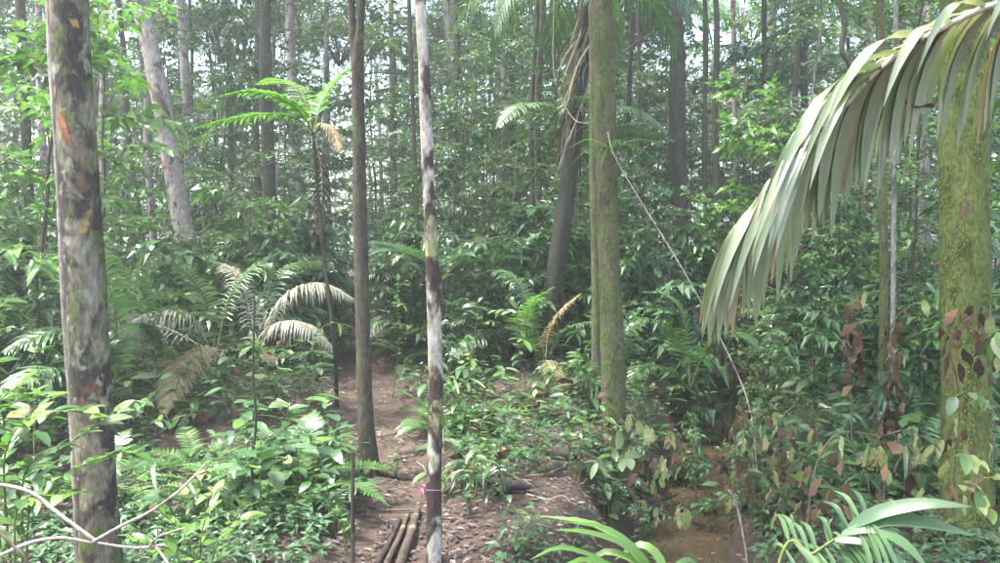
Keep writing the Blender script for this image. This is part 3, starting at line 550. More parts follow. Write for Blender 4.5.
traced_palm('understory_palm', (505, 345), [
    ([(505, 345), (500, 320), (486, 310), (470, 312), (452, 325)], (12, 11.2), 36, .4, .035, .35, GR, 'twig_green'),
    ([(506, 345), (495, 330), (478, 335), (462, 345), (450, 362)], (12, 10.8), 34, .36, .035, .4, GR, 'twig_green'),
    ([(506, 342), (503, 300), (490, 278), (470, 272), (448, 278)], (12, 11.8), 36, .4, .03, .4, GR, 'twig_green'),
    ([(508, 342), (522, 305), (535, 280), (552, 272), (570, 275)], (12, 12.2), 36, .4, .03, .4, GR, 'twig_green'),
    ([(506, 342), (510, 300), (508, 270), (500, 250), (488, 240)], (12.2, 12.8), 36, .4, .03, .4, GR, 'twig_green')], 'spreading green palm in the thicket between two toned and mossy trunks', 205)
traced_palm('understory_palm', (405, 330), [
    ([(405, 328), (400, 295), (388, 276), (372, 272), (356, 280)], (14, 13.4), 34, .42, .035, .5, GR, 'twig_green'), ([(406, 328), (408, 290), (400, 270), (385, 258), (368, 256)], (14.2, 14.6), 34, .42, .035, .5, GR, 'twig_green'),
    ([(406, 328), (412, 300), (424, 285), (440, 282), (452, 292)], (14, 13.4), 34, .42, .035, .5, GY, 'rachis_dry'), ([(404, 330), (396, 318), (385, 315), (374, 325), (366, 340)], (13.8, 13), 30, .36, .035, .5, GR, 'twig_green')], 'dim green palm right behind the trail bend', 206)
traced_palm('understory_palm', (112, 405), [
    ([(112, 400), (118, 345), (110, 290), (95, 250), (70, 232)], (8.4, 7.6), 30, .45, .05, .5, GR, 'twig_green'), 
    ([(112, 400), (100, 350), (70, 330), (40, 335), (8, 350)], (8.4, 7.4), 30, .45, .05, .4, GR, 'twig_green'), ([(110, 400), (90, 375), (60, 368), (30, 375), (0, 395)], (8.2, 6.8), 30, .42, .045, .4, GR, 'twig_green'),
    ([(112, 398), (122, 350), (135, 325), (150, 330), (160, 350)], (8.6, 9.6), 26, .3, .04, .5, GR, 'twig_green'), ([(112, 400), (95, 320), (60, 275), (25, 262), (-15, 270)], (8.6, 8.4), 32, .45, .05, .4, GR, 'twig_green')], 'broad green palm growing right behind the mottled trunk', 207)
traced_palm('understory_palm', (690, 395), [
    ([(690, 390), (680, 345), (665, 325), (645, 320), (628, 330)], (10, 9.2), 32, .3, .03, .25, 'leaf_mid', 'twig_green'), ([(690, 390), (705, 350), (722, 335), (742, 335), (758, 350)], (10, 9.4), 32, .3, .03, .25, 'leaf_mid', 'twig_green'),
    ([(690, 388), (688, 340), (680, 310), (665, 295), (645, 292)], (10.2, 10.4), 32, .3, .03, .25, 'leaf_mid', 'twig_green'), ([(690, 392), (672, 372), (655, 366), (640, 370), (628, 385)], (9.8, 9), 28, .26, .03, .3, 'leaf_mid', 'twig_green')], 'feathery fern like palm on the bank beside the stream', 208)

# ------------------------------------------------------------------ the big arching leaf, its palm stands out of frame
rng = np.random.default_rng(300)
YH = 2.35
b = P(1190, 400, 2.9); b[2] = gz(b[0], b[1]); R = root('arching_palm', b, 'palm with one huge arching leaf of glossy drooping leaflets', 'palm')
crownp = P(1180, 60, 2.85)
mb = MB(); tube(mb, curve(np.array([b, (b + crownp) / 2 + np.array([.03, 0, 0]), crownp]) - b, 20), np.linspace(.07, .05, 20), 10, 0, .5, .06, rng); link('stem', mb.mesh('stem', ['bark_brown']), R)
rp = [(1180, 60, 2.85), (1110, -10, 2.7), (1050, -12, 2.55), (985, 8, 2.42), (938, 30, 2.36), (903, 50, 2.33), (866, 82, 2.3), (822, 134, 2.26), (784, 178, 2.23), (754, 212, 2.2), (734, 240, 2.18)]
rc = curve(np.array([P(*a_) for a_ in rp]) - b, 90)
fr = link('frond', None, R); mb = MB(); tube(mb, rc, np.linspace(.013, .0025, 90), 7, 0, .5, .03, rng); link('rachis', mb.mesh('rachis', ['rachis_dry']), fr)
tan = unit(np.gradient(rc, axis=0)); NP = 86
for k in range(NP):
    u = k / (NP - 1); f = 14 + u * 75; i = min(int(f), 88); p = rc[i] + (rc[i + 1] - rc[i]) * (f - i); tg = tan[i]
    side = unit(np.cross(tg, [0, 0, 1])); nn = np.cross(side, tg)            # side: towards / away from camera
    if side[1] > 0: side = -side
    for sg in (1, -1):
        if sg == 1 and .05 < u < .46 and k % 7: continue                # the near rank is gappy
        tip = np.clip((u - .55) / .45, 0, 1)
        L_ = (.60 - .30 * tip) * rng.uniform(.85, 1.07) * (1.0 if sg == 1 else 1)
        d0 = tg * ((1.15 if sg == 1 else .3) + .9 * tip) + side * sg * ((.34 if sg == 1 else .45) - .2 * tip) + nn * (.46 if sg == 1 else .0) * (1 - .5 * tip)
        d0 = unit(d0 + rng.normal(0, .06, 3)); n_ = 8; pt = [p]; dd = d0.copy(); bend = (.15 if sg == 1 else .5) * rng.uniform(.85, 1.15)
        for s_ in range(n_):
            pt.append(pt[-1] + dd * L_ / n_); dd = unit(dd + np.array([0, 0, -bend])); dd[:2] *= .93
        pt = np.array(pt); tt = unit(np.gradient(pt, axis=0)); w_ = np.array([.35, .8, 1, 1, .95, .85, .65, .4, .03]) * (.030 if sg == 1 else .052) * rng.uniform(.85, 1.1) * (1 - .3 * tip)
        s0 = tg * (.85 if sg == -1 else .55) + np.array([.1, 0, 0]) * 0 ; sw = unit(s0 - tt * np.sum(s0 * tt, 1, keepdims=True)); nrm = np.cross(sw, tt)
        V_ = np.stack([pt - sw * w_[:, None] / 2 + nrm * w_[:, None] * .14, pt, pt + sw * w_[:, None] / 2 + nrm * w_[:, None] * .14], 1).reshape(-1, 3); mb = MB()
        mb.add(V_, [x for i_ in range(n_) for x in ([3 * i_, 3 * i_ + 1, 3 * i_ + 4, 3 * i_ + 3], [3 * i_ + 1, 3 * i_ + 2, 3 * i_ + 5, 3 * i_ + 4])], rng.random(), 0, True)
        link('leaflet', mb.mesh('leaflet', ['palm_brown' if rng.random() < .06 else 'palm_hero']), fr)
for k, (az, ln_) in enumerate([(-.4, 2.2), (-1.3, 2.0), (-2.2, 2.2), (-3.0, 2.0)]):   # the other leaves of that palm, beyond the frame
    mb = MB(); frond_geo(mb, rng, rot_z(arc(ln_, .8, -.6, 20), az), 34, .55, .045, .6, rad=.013); link('frond', mb.mesh('frond', ['twig_green', 'palm_green']), R, tuple(crownp - b))
# dead leaf caught under the big frond
o = link('dead_leaf', BL['dead'][1], None, tuple(P(934, 108, 2.5))); o.rotation_euler = (.3, .5, 1.5); o.scale = (.14, .095, .095); tag(o, 'dark brown curled dead leaf caught under the arching palm leaf', 'dead leaf')

# ------------------------------------------------------------------ near plants with leaves of their own
def leafy(name, stems, kinds, Lr, spacing, label, seed, cat='plant', group=None, rad=.005, mat='twig_green', hang=0., fwd=.4, upn=(0, 0, 1), skip=.15, ground=True, w=1.0, jit=.25):
    """stems: lists of world points; leaves alternate along them"""
    rng = np.random.default_rng(seed); b = np.array(stems[0][0], float).copy()
    R = root(name, b, label, cat, group)
    for st in stems:
        st = np.array(st, float) - b; ln_ = np.linalg.norm(np.diff(st, axis=0), axis=1).sum(); n = max(8, int(ln_ / .05)); c = curve(st, n)
        mb = MB(); tube(mb, c, np.linspace(rad, rad * .4, n), 5, 0, .5); link('stem', mb.mesh('stem', [mat]), R)
        nl = max(2, int(ln_ / spacing)); tg = unit(np.gradient(c, axis=0))
        for k in range(nl):
            u = skip + (1 - skip) * (k + .6) / nl; i = min(int(u * (n - 1)), n - 1); t_ = tg[i]; side = unit(np.cross(t_, [0.05, .02, 1.])); sg = 1 if k % 2 else -1
            if k == nl - 1: sg *= .2
            d = t_ * fwd + side * sg + np.array([0, 0, .15 - hang * 1.6]) + rng.normal(0, jit, 3)
            put_leaf(R, kinds[int(rng.integers(len(kinds)))], c[i], d, np.asarray(upn) + rng.normal(0, .25, 3) + (side * .01 if hang < .5 else np.array([rng.normal(0, 1), -1, .1])), rng.uniform(*Lr), rng, w=w)
    return R
def gp(px, py, Y):                                     # ground point under a pixel column at distance Y
    p = P(px, py, Y); p[2] = gz(p[0], p[1]); return p
# shrub in front of the mottled trunk
b = gp(20, 560, 3.5)
leafy('broadleaf_plant', [[b, P(22, 520, 3.5), P(30, 465, 3.5), P(75, 440, 3.5), P(120, 408, 3.45)], [b, P(5, 500, 3.5), P(10, 440, 3.5), P(40, 415, 3.5), P(92, 410, 3.45)], [b, P(30, 500, 3.5), P(60, 478, 3.45), P(100, 458, 3.4), P(138, 452, 3.4)],
      [b, P(-10, 480, 3.5), P(-20, 430, 3.6), P(0, 400, 3.6), P(25, 385, 3.6)], [b, P(15, 520, 3.4), P(45, 500, 3.4), P(80, 492, 3.35)]], ['bright', 'bright', 'mid', 'pale'], (.075, .13), .042, 'bright green shrub with glossy leaves reaching across the mottled trunk', 401, 'shrub', rad=.006, fwd=.7)
b = gp(-30, 560, 4.2)
leafy('broadleaf_plant', [[b, P(-25, 480, 4.2), P(-5, 420, 4.1), P(30, 395, 4.1), P(55, 400, 4)], [b, P(-40, 450, 4.2), P(-30, 380, 4.2), P(5, 360, 4.2)], [b, P(-20, 500, 4.1), P(10, 470, 4), P(50, 470, 3.9)]], ['mid', 'bright', 'dark'], (.10, .17), .055, 'mid green leafy shrub growing behind the bright one by the mottled trunk', 402, 'shrub', fwd=.6)
b = gp(200, 575, 4.1)
leafy('broadleaf_plant', [[b, P(200, 555, 4.1), P(205, 520, 4.1), P(218, 488, 4.1)], [b, P(190, 550, 4.0), P(180, 530, 4.0), P(160, 512, 3.95)], [b, P(215, 550, 4), P(235, 528, 4), P(245, 505, 3.95)], [b, P(180, 560, 3.9), P(150, 548, 3.85), P(130, 535, 3.8)]], ['bright', 'mid', 'bright'], (.08, .14), .045, 'low bright leafy plant beside the fallen pale branches', 403, fwd=.5)
# yellowing / withered climbers
def withered(name, stem, leaflist, label, seed, Yd, group=None):
    """stem: px points; leaflist: (px, py, length px, kind) hanging leaves"""
    rng = np.random.default_rng(seed); st = [P(x, y, Yd) for x, y in stem]; b = np.array(st[0]); R = root(name, b, label, 'climber', group)
    mb = MB(); c = curve(np.array(st) - b, 24); tube(mb, c, np.linspace(.007, .003, 24), 5, 0, .5, .1, rng); link('stem', mb.mesh('stem', ['twig']), R)
    for x, y, l, k in leaflist:
        p = P(x, y, Yd - rng.uniform(.0, .12)) - b; L_ = l / F_PX * Yd; j = np.argmin(np.linalg.norm(c - p, axis=1))
        mb = MB(); tube(mb, curve([c[j], (c[j] + p) / 2 + np.array([0, 0, .015]), p], 5), .0016, 3, 0, cap=False); link('leaf_stalk', mb.mesh('leaf_stalk', ['twig']), R)
        put_leaf(R, k, p, (rng.normal(0, .22 if k != 'dead' else .4), rng.normal(0, .3), -1), (rng.normal(0, .5 if k != 'dead' else 1.2), -1, .1), L_ * (1 if k != 'dead' else rng.uniform(.6, 1.15)), rng, w=1.0 if k != 'dead' else rng.uniform(.35, .95))
    return R
rg = np.random.default_rng(77)
def hang_set(x0, x1, y0, y1, n, l0, l1, kinds, pr): return [(rg.uniform(x0, x1), rg.uniform(y0, y1), rg.uniform(l0, l1), kinds[int(rg.choice(len(kinds), p=pr))]) for _ in range(n)]
withered('withered_climber', [(852, 440), (850, 380), (847, 330), (852, 300), (862, 296), (866, 292)], [(864, 292, 18, 'yellow'), (858, 297, 24, 'dead'), (850, 305, 26, 'dead'), (856, 343, 16, 'yellow')] + hang_set(845, 861, 300, 390, 24, 16, 28, ['dead'], [1]), 'withered vine of brown hanging leaves next to the thin mossy stem', 501, 5.6)
withered('withered_climber', [(884, 500), (886, 430), (890, 370), (886, 345), (896, 318), (912, 305), (925, 300)], [(924, 300, 18, 'yellow'), (905, 308, 14, 'dead'), (903, 402, 14, 'yellow')] + hang_set(880, 902, 318, 430, 36, 16, 28, ['dead'], [1]), 'withered vine of dark shrivelled leaves wound around the thin mossy stem', 502, 5.6)
withered('withered_climber', [(952, 520), (955, 460), (960, 400), (950, 350), (955, 328), (972, 318), (992, 308)], [(990, 316, 24, 'yellow'), (978, 350, 20, 'yellow'), (996, 355, 22, 'yellow')] + hang_set(942, 988, 305, 385, 26, 18, 30, ['dead'], [1]) + hang_set(942, 995, 400, 520, 22, 16, 30, ['dead', 'yellow'], [.8, .2]), 'withered vine with brown and yellow leaves on the thick moss covered trunk', 503, 4.95)
withered('withered_climber', [(800, 600), (808, 520), (815, 470), (830, 440), (850, 432), (880, 436), (905, 430), (920, 436)], [(840, 436, 24, 'yellow'), (866, 446, 28, 'yellow'), (880, 446, 32, 'yellow'), (874, 448, 22, 'yellow'), (914, 433, 26, 'yellow'), (942, 440, 22, 'yellow')] + hang_set(815, 945, 440, 530, 34, 14, 28, ['dead', 'yellow'], [.75, .25]), 'sprawling vine with a row of pale yellow leaves above the green palm leaf', 504, 4.2)
withered('withered_climber', [(690, 600), (684, 560), (672, 528), (655, 490), (640, 455), (625, 430)], [(678, 508, 22, 'yellow'), (686, 508, 28, 'yellow'), (630, 415, 20, 'yellow'), (638, 420, 18, 'yellow'), (646, 425, 22, 'yellow'), (652, 428, 16, 'yellow')] + hang_set(628, 690, 430, 520, 40, 12, 22, ['dead', 'yellow'], [.6, .4]), 'trailing stem with pale yellow leaves hanging over the stream bank', 505, 5.8)
withered('withered_climber', [(745, 560), (742, 500), (735, 450), (738, 410), (742, 390)], hang_set(722, 775, 400, 530, 55, 14, 24, ['dead', 'yellow'], [.9, .1]), 'tangle of dark dead leaves hanging beside the muddy stream', 506, 6.0)
withered('withered_climber', [(790, 580), (785, 520), (778, 460), (782, 420), (795, 405)], [(790, 462, 18, 'dead'), (800, 500, 20, 'yellow')] + hang_set(765, 822, 415, 535, 50, 15, 26, ['dead', 'yellow'], [.88, .12]), 'clump of purplish brown dead leaves between stream and green palm leaf', 507, 5.4)
# fresh sprays by the thick mossy trunk
for i, (pp, Yd, kinds, lb) in enumerate([
    ([(1010, 440), (995, 410), (982, 398), (965, 392), (948, 402)], 4.4, ['mid', 'pale'], 'fresh leafy sprig in front of the thick moss covered trunk'),
    ([(1020, 360), (1005, 330), (995, 335), (990, 350)], 4.4, ['pale', 'mid'], 'small pale leafy sprig hanging by the thick moss covered trunk'),
    ([(1010, 500), (990, 470), (970, 455), (952, 450)], 4.3, ['bright', 'yellow', 'mid'], 'sprig with part yellow leaves low on the thick moss covered trunk'),
    ([(1010, 545), (985, 500), (975, 490), (985, 470)], 4.2, ['bright', 'yellow'], 'yellow green sprig at the foot of the thick moss covered trunk')]):
    leafy('leafy_sprig', [[P(x, y, Yd) for x, y in pp]], kinds, (.09, .16), .04, lb, 520 + i, hang=.35, fwd=.5)
# seedling palm low in front, and strap leaved plant
rng = np.random.default_rng(540); Yd = 2.7; b = gp(740, 600, 2.9); R = root('seedling_palm', b, 'young palm with broad green leaflets below the yellow leaves', 'palm')
rc = curve(np.array([b, P(775, 585, 2.85), P(815, 553, 2.78), P(850, 530, 2.72), P(872, 518, 2.68)]) - b, 40)
fr = link('frond', None, R); mb = MB(); tube(mb, rc, np.linspace(.008, .003, 40), 6, 0); link('rachis', mb.mesh('rachis', ['twig_green']), fr)
def strip(parent, pts, wmax, mat, name='leaflet', up=(0, 0, 1), var=.5, prof=None, fold=.2):
    pts = curve(pts, 10); tt = unit(np.gradient(pts, axis=0)); w_ = np.array(prof or [.3, .7, .95, 1, 1, .95, .85, .65, .4, .03]) * wmax
    s_ = unit(np.cross(tt, np.asarray(up, float))); n_ = np.cross(s_, tt); mb = MB()
    V_ = np.stack([pts - s_ * w_[:, None] / 2 + n_ * fold * w_[:, None] / 2, pts, pts + s_ * w_[:, None] / 2 + n_ * fold * w_[:, None] / 2], 1).reshape(-1, 3)
    mb.add(V_, [x for i_ in range(9) for x in ([3 * i_, 3 * i_ + 1, 3 * i_ + 4, 3 * i_ + 3], [3 * i_ + 1, 3 * i_ + 2, 3 * i_ + 5, 3 * i_ + 4])], var, 0, True); return link(name, mb.mesh(name, [mat]), parent)
for pp, w_ in [([(848, 528), (880, 512), (925, 504), (972, 507)], .05), ([(845, 532), (885, 520), (930, 524), (974, 536)], .05), ([(835, 540), (865, 540), (895, 558), (915, 590)], .05), ([(842, 534), (872, 528), (905, 545), (930, 572)], .045)]:
    strip(fr, np.array([P(x, y, 2.72 - .05 * j) for j, (x, y) in enumerate(pp)]) - b, w_, 'palm_green', up=(0, -.8, .8), var=rng.random())
for k in range(34):
    i = 12 + int(k * .8); p = rc[i]; sg = 1 if k % 2 else -1
    e = p + np.array([(.05 if sg > 0 else -.02) + rng.normal(0, .02), -.12 * sg - .02, -.17 if sg > 0 else .06 - .14 * (k % 3 == 0)]) * rng.uniform(.85, 1.3)
    strip(fr, np.array([p, (p + e) / 2 + np.array([0, 0, .03]), e]), .018, 'palm_green', var=rng.random(), up=(0, -.8, .8))
b = gp(668, 600, 3.6); R = root('strap_leaved_plant', b, 'clump of arching bright green strap leaves by the stream edge', 'plant')
for k, (pp, w_) in enumerate([([(664, 600), (640, 556), (595, 525), (540, 516)], .06), ([(664, 600), (630, 550), (590, 533), (555, 530)], .05), ([(666, 600), (640, 565), (605, 552), (580, 572)], .06), ([(662, 600), (645, 560), (610, 530), (566, 522)], .05),
                              ([(668, 600), (660, 560), (640, 545), (615, 560)], .07), ([(660, 600), (620, 570), (580, 560), (548, 580)], .045), ([(670, 600), (675, 570), (690, 560), (706, 575)], .05), ([(660, 600), (600, 560), (560, 548), (530, 560)], .04)]):
    strip(R, np.array([P(x, y, 3.6 - .07 * j * (1 if k % 2 else -.6)) for j, (x, y) in enumerate(pp)]) - b, w_ * .65, 'leaf_bright', 'leaf', var=rng.random(), up=(0, -.6, .8), prof=[.5, .7, .9, 1, 1, .95, .85, .65, .4, .05])
# plant with arching leaves fixed on the mossy trunk
b = P(612, 150, 7.75); R = root('epiphyte', b, 'tuft of arching leaves perched on the straight mossy trunk', 'epiphyte')
for k in range(9):
    a_ = -.3 + k * .42; e = np.array([math.cos(a_) * .52 * (1 if k % 2 else .8), -.15 + .02 * k, .12 * math.sin(k * 2) - .12]); strip(R, np.array([[0, 0, 0], e * .5 + np.array([0, 0, .1]), e]), .075, 'leaf_bright', 'leaf', var=rng.random())
# small climbing leaves low on the mossy trunk
b = gp(603, 445, 7.7)
leafy('trunk_climber', [[b, P(603, 430, 7.7), P(606, 405, 7.72), P(604, 385, 7.75)], [b, P(612, 432, 7.65), P(622, 415, 7.65)]], ['mid', 'dead', 'pale'], (.10, .17), .06, 'small leafy climber around the foot of the straight mossy trunk', 551, 'climber', hang=.3)
b = gp(612, 475, 6.9)
leafy('broadleaf_plant', [[b, P(612, 462, 6.9), P(618, 448, 6.88)], [b, P(622, 466, 6.85), P(632, 458, 6.8)], [b, P(604, 468, 6.85), P(596, 462, 6.8)]], ['mid', 'pale'], (.14, .22), .08, 'plant with two large round grey green leaves by the mossy trunk', 552, hang=.1)

# ------------------------------------------------------------------ dead wood, litter pieces
def stick(name, pts, r0, r1, mat, label, cat, seed=1, sides=9, parts=()):
    rng = np.random.default_rng(seed); pts = np.array(pts); b = pts[0].copy(); c = curve(pts - b, 26); R = root(name, b, label, cat)
    mb = MB(); tube(mb, c, np.linspace(r0, r1, 26), sides, 0, .5, .12, rng); link('stem', mb.mesh('stem', [mat]), R)
    for p_, ra_, rb_ in parts:
        mb = MB(); p_ = np.array(p_) - b; tube(mb, curve(p_, 16), np.linspace(ra_, rb_, 16), 6, 0, .5, .12, rng); link('side_branch', mb.mesh('side_branch', [mat]), R)
    return R
stick('fallen_branch', [P(0, 556, 3.2), P(30, 543, 3.2), P(62, 538, 3.2), P(95, 543, 3.2), P(135, 548, 3.25), P(165, 545, 3.3)], .008, .005, 'wood_pale', 'pale crooked fallen branch lying before the mottled trunk', 'branch', 1, parts=[
    ([P(-8, 483, 3.3), P(30, 492, 3.25), P(60, 515, 3.2), P(95, 541, 3.2)], .007, .009), ([P(92, 543, 3.2), P(120, 527, 3.15), P(150, 512, 3.2), P(180, 490, 3.3), P(206, 464, 3.4)], .008, .004), ([P(150, 546, 3.25), P(160, 536, 3.2), P(185, 528, 3.2)], .005, .003), ([P(150, 540, 3.25), P(160, 552, 3.2), P(172, 570, 3.1)], .006, .004)])
stick('fallen_branch', [P(-10, 522, 3.0), P(12, 545, 3.0), P(26, 560, 3.0), P(32, 590, 3.0)], .007, .006, 'twig', 'thin dark twig arching below the bright green shrub', 'branch', 2)
for i, (a_, b_, w_, mt, lb) in enumerate([((402, 568), (418, 514), 8, 'wood_log', 'lichen blotched log on the trail, thickest of three'), ((388, 570), (408, 518), 5.5, 'wood_log', 'brown log lying between two others on the trail'), ((379, 570), (400, 524), 5, 'wood_rot', 'thin dark log at the edge of the three on the trail')]):
    p, q = G(*a_), G(*b_); h_ = w_ / 2 / F_PX * 5.7; p[2] = gz(p[0], p[1]) + h_ * 1.3 + .02; q[2] = gz(q[0], q[1]) + h_ * 1.1; v = (p - q); stick('log', [p + v * .5, p, (p + q) / 2 + np.array([.01, 0, .01]), q], h_ * 1.1, h_, mt, lb, 'log', 10 + i, 12)
stick('rotten_log', [G(494, 496) + [0, 0, .07], G(515, 495) + [0, 0, .08], G(532, 492) + [0, 0, .02]], .07, .022, 'wood_rot', 'short black rotten log on the bank above the bare earth', 'log', 20, 12)
stick('rotten_log', [G(543, 447) + [0, 0, .08], G(552, 458) + [0, 0, .07], G(575, 462) + [0, 0, .04]], .07, .05, 'wood_rot', 'dark rotten stump piece beside small bank plants', 'log', 21, 12)
p = G(353, 600); stick('thin_post', [p, p * 1 + np.array([0, .02, .5]), P(353, 452, p[1])], .013, .011, 'bark_brown', 'broken off thin stick standing upright beside the trail', 'stick', 22)
p = gp(262, 450, 5.6); stick('thin_sapling', [p, P(257, 520, 5.5), P(252, 470, 5.5), P(256, 420, 5.5), P(253, 372, 5.5), P(255, 300, 5.5)], .012, .006, 'bark_dark', 'bare thin dark sapling rising through glossy plants', 'stick', 23)
p = G(742, 610); stick('thin_sapling', [P(752, 600, 5.5), P(744, 540, 5.5), P(735, 500, 5.5), P(728, 490, 5.5)], .009, .006, 'wood_pale', 'bare pale stick leaning over the stream', 'stick', 24)
# pink scrap on the two toned trunk
zc = P(428, 484, 5.15) - base6; j = int(np.argmin(abs(q6[:, 2] - zc[2]))); b = base6 + q6[j]
R = root('pink_ribbon', b, 'small bright pink ribbon tied around the thin two toned trunk', 'ribbon'); a_ = np.linspace(0, 2 * PI, 15)[:-1]; rr = r6[j] * 1.12; mb = MB()
V_ = np.concatenate([np.stack([np.cos(a_) * rr, np.sin(a_) * rr, np.full(14, h_) + .004 * np.sin(3 * a_)], 1) for h_ in (-.003, .003)]); mb.add(V_, [[i, (i + 1) % 14, 14 + (i + 1) % 14, 14 + i] for i in range(14)]); link('band', mb.mesh('band', ['pink']), R)
strip(R, np.array([[-rr, -.02, .005], [-rr - .03, -.03, .0], [-rr - .03, -.035, -.05]]), .03, 'pink', 'loose_end', up=(.3, -1, .2)); strip(R, np.array([[-rr, -.02, 0], [-rr - .02, -.045, .01], [-rr - .01, -.05, -.03]]), .025, 'pink', 'loose_end', up=(.3, -1, .2))
# pale dried fan leaf on the bank
b = G(482, 486); b[2] += .02; R = root('dry_palm_leaf', b, 'pale dried fan of palm leaflets lying on the bank', 'dead leaf')
for k in range(11):
    a_ = -.5 + k * .33; e = np.array([math.cos(a_) * .24, math.sin(a_) * .22, .12 + .03 * math.sin(k * 3)]); strip(R, np.array([[0, 0, .03], e * .6 + np.array([0, 0, .05]), e]), .03, 'pale_dry', 'leaflet', var=rng.random())
for px, py, L_, k, lb in [(14, 532, .17, 'dry', 'large pale dead leaf under the bright green shrub'), (455, 468, .12, 'dry', 'pale dead leaf on the bank beside the dried palm fan'), (596, 532, .10, 'dry', 'small whitish dead leaf on the bare stream bank'), (660, 413, .12, 'dry', 'pinkish pale leaf caught above the stream')]:
    p = G(px, py) if px != 660 else P(660, 413, 8.2); p = p if px != 14 else P(14, 536, 3.7)
    o = link('dead_leaf', BL[k][1], None, tuple(p + np.array([0, 0, .03]))); o.scale = (L_,) * 3; o.rotation_euler = (.5, .2, px * .7); tag(o, lb, 'dead leaf')

# ------------------------------------------------------------------ fill of the forest: countable plants
LAND = []
for o_ in list(COL.objects):
    if o_.parent is None and o_.get('category') == 'tree': LAND.append((o_.location.x, o_.location.y, SHORT.get(o_['label'], None)))
LAND = [l for l in LAND if l[2]] + [(-1.2, 8.3, 'the trail'), (-1.77, 10.3, 'the trail'), (-.8, 6.2, 'the logs'), (-2.45, 13.5, 'the trail bend'), (1.65, 6.9, 'the stream'), (2.9, 10.2, 'the stream'), (4.6, 14.2, 'the upper stream')]
def near(x, y):
    l = min(LAND, key=lambda l: (l[0] - x) ** 2 + (l[1] - y) ** 2); d_ = math.hypot(l[0] - x, l[1] - y)
    return (' close to ' if d_ < 1.6 else ' near ' if d_ < 4.5 else ' some way from ' if d_ < 10 else ' far beyond ') + l[2]
rng = np.random.default_rng(900)
def free(x, y, rp_=.55, rs=.75): return pdist(x, y, PATH) > rp_ and pdist(x, y, STREAM) > rs and pdist(x, y, MUD) > .5 and pdist(x, y, BANK) > .33
def scatter(n, y0, y1, spread=.74, pad=1.5, rp_=.55, rs=.75, power=1.0, even=False):
    out = []; miss = 0
    while len(out) < n:
        u_ = ((len(out) + miss) * .6180339887 % 1) * 2 - 1 + rng.normal(0, .01) if even else rng.uniform(-1, 1); miss += 1 if rng.random() < .05 else 0
        y = y0 + (y1 - y0) * rng.random() ** power; x = u_ * (spread * y + pad)
        px = 500 + x / y * F_PX
        if 110 < px < 285 and 5.8 < y < 8.2 and y1 < 12: continue                      # bare mud beside the mottled trunk
        if (95 < px < 365 and 8.0 < y < 12.2) or (505 < px < 612 and 8 < y < 12): continue     # open floor around the low palms
        if free(x, y, rp_, rs): out.append((x, y))
        else: miss += 1
    return out
TW = [(-1.0, 6.9), (-.75, 7.6), (-1.3, 8.7), (-.5, 6.1), (-1.5, 9.3), (-.3, 7.2), (.2, 6.8), (.6, 7.3), (-3.2, 7.6), (-2.7, 8.2), (-3.6, 7.2), (-2.9, 7.7), (-1.1, 7.9), (.5, 6.3), (-1.75, 7.1)]
for i, (x, y) in enumerate(TW):
    az = i * 1.9; l_ = .2 + .1 * (i % 4); pp = [(x + math.cos(az) * t * l_, y + math.sin(az) * t * l_ + .04 * math.sin(t * 5 + i)) for t in (-1, -.4, .2, 1)]
    stick('fallen_twig', [np.array([a_, b_, float(gz(a_, b_)) + .015 + .01 * (j % 2)]) for j, (a_, b_) in enumerate(pp)], .009, .004, ['twig', 'wood_pale', 'wood_rot'][i % 3], ['thin brown twig lying on the soil', 'thin pale twig lying on the soil', 'thin black twig lying on the soil'][i % 3] + near(x, y), 'twig', 60 + i, 6)['group'] = 'fallen twigs'
# low glossy herbs with leaves of their own, near the trail and on the banks
HERB = [(['dark', 'dark'], (.11, .2), 'low glossy dark green herb'), (['mid', 'dark'], (.07, .14), 'low fresh green herb'), (['lance', 'strapd'], (.18, .32), 'low herb with long narrow leaves')]
def herb(x, y, k, s, seed):
    r_ = np.random.default_rng(seed); kinds, Lr, lb = HERB[k]; R = root('herb', (x, y, float(gz(x, y))), lb + near(x, y), 'herb', ['glossy dark herbs', 'fresh green herbs', 'narrow leaved herbs'][k])
    ns = int(r_.integers(3, 6))
    for q_ in range(ns):
        az = q_ * 2 * PI / ns + r_.normal(0, .5); h_ = s * r_.uniform(.12, .62); o_ = s * r_.uniform(.05, .25); st = np.array([[0, 0, -.03], [math.cos(az) * o_ * .4, math.sin(az) * o_ * .4, h_ * .6], [math.cos(az) * o_, math.sin(az) * o_, h_]])
        mb = MB(); tube(mb, curve(st, 6), np.linspace(.004, .002, 6), 4, 0, cap=False); link('stem', mb.mesh('stem', ['twig_green']), R)
        nl = int(r_.integers(4, 7))
        for j in range(nl):
            a2 = az + (j - nl / 2) * 1.25 + r_.normal(0, .3); p = st[1] + (st[2] - st[1]) * (j + 1) / nl
            put_leaf(R, kinds[int(r_.integers(2))] if r_.random() > .16 else ['dead', 'yellow', 'pale', 'bright', 'lance'][int(r_.integers(5))], p, (math.cos(a2), math.sin(a2), r_.uniform(-.1, .5)), (r_.normal(0, .25), r_.normal(0, .25), 1), s * r_.uniform(*Lr), r_)
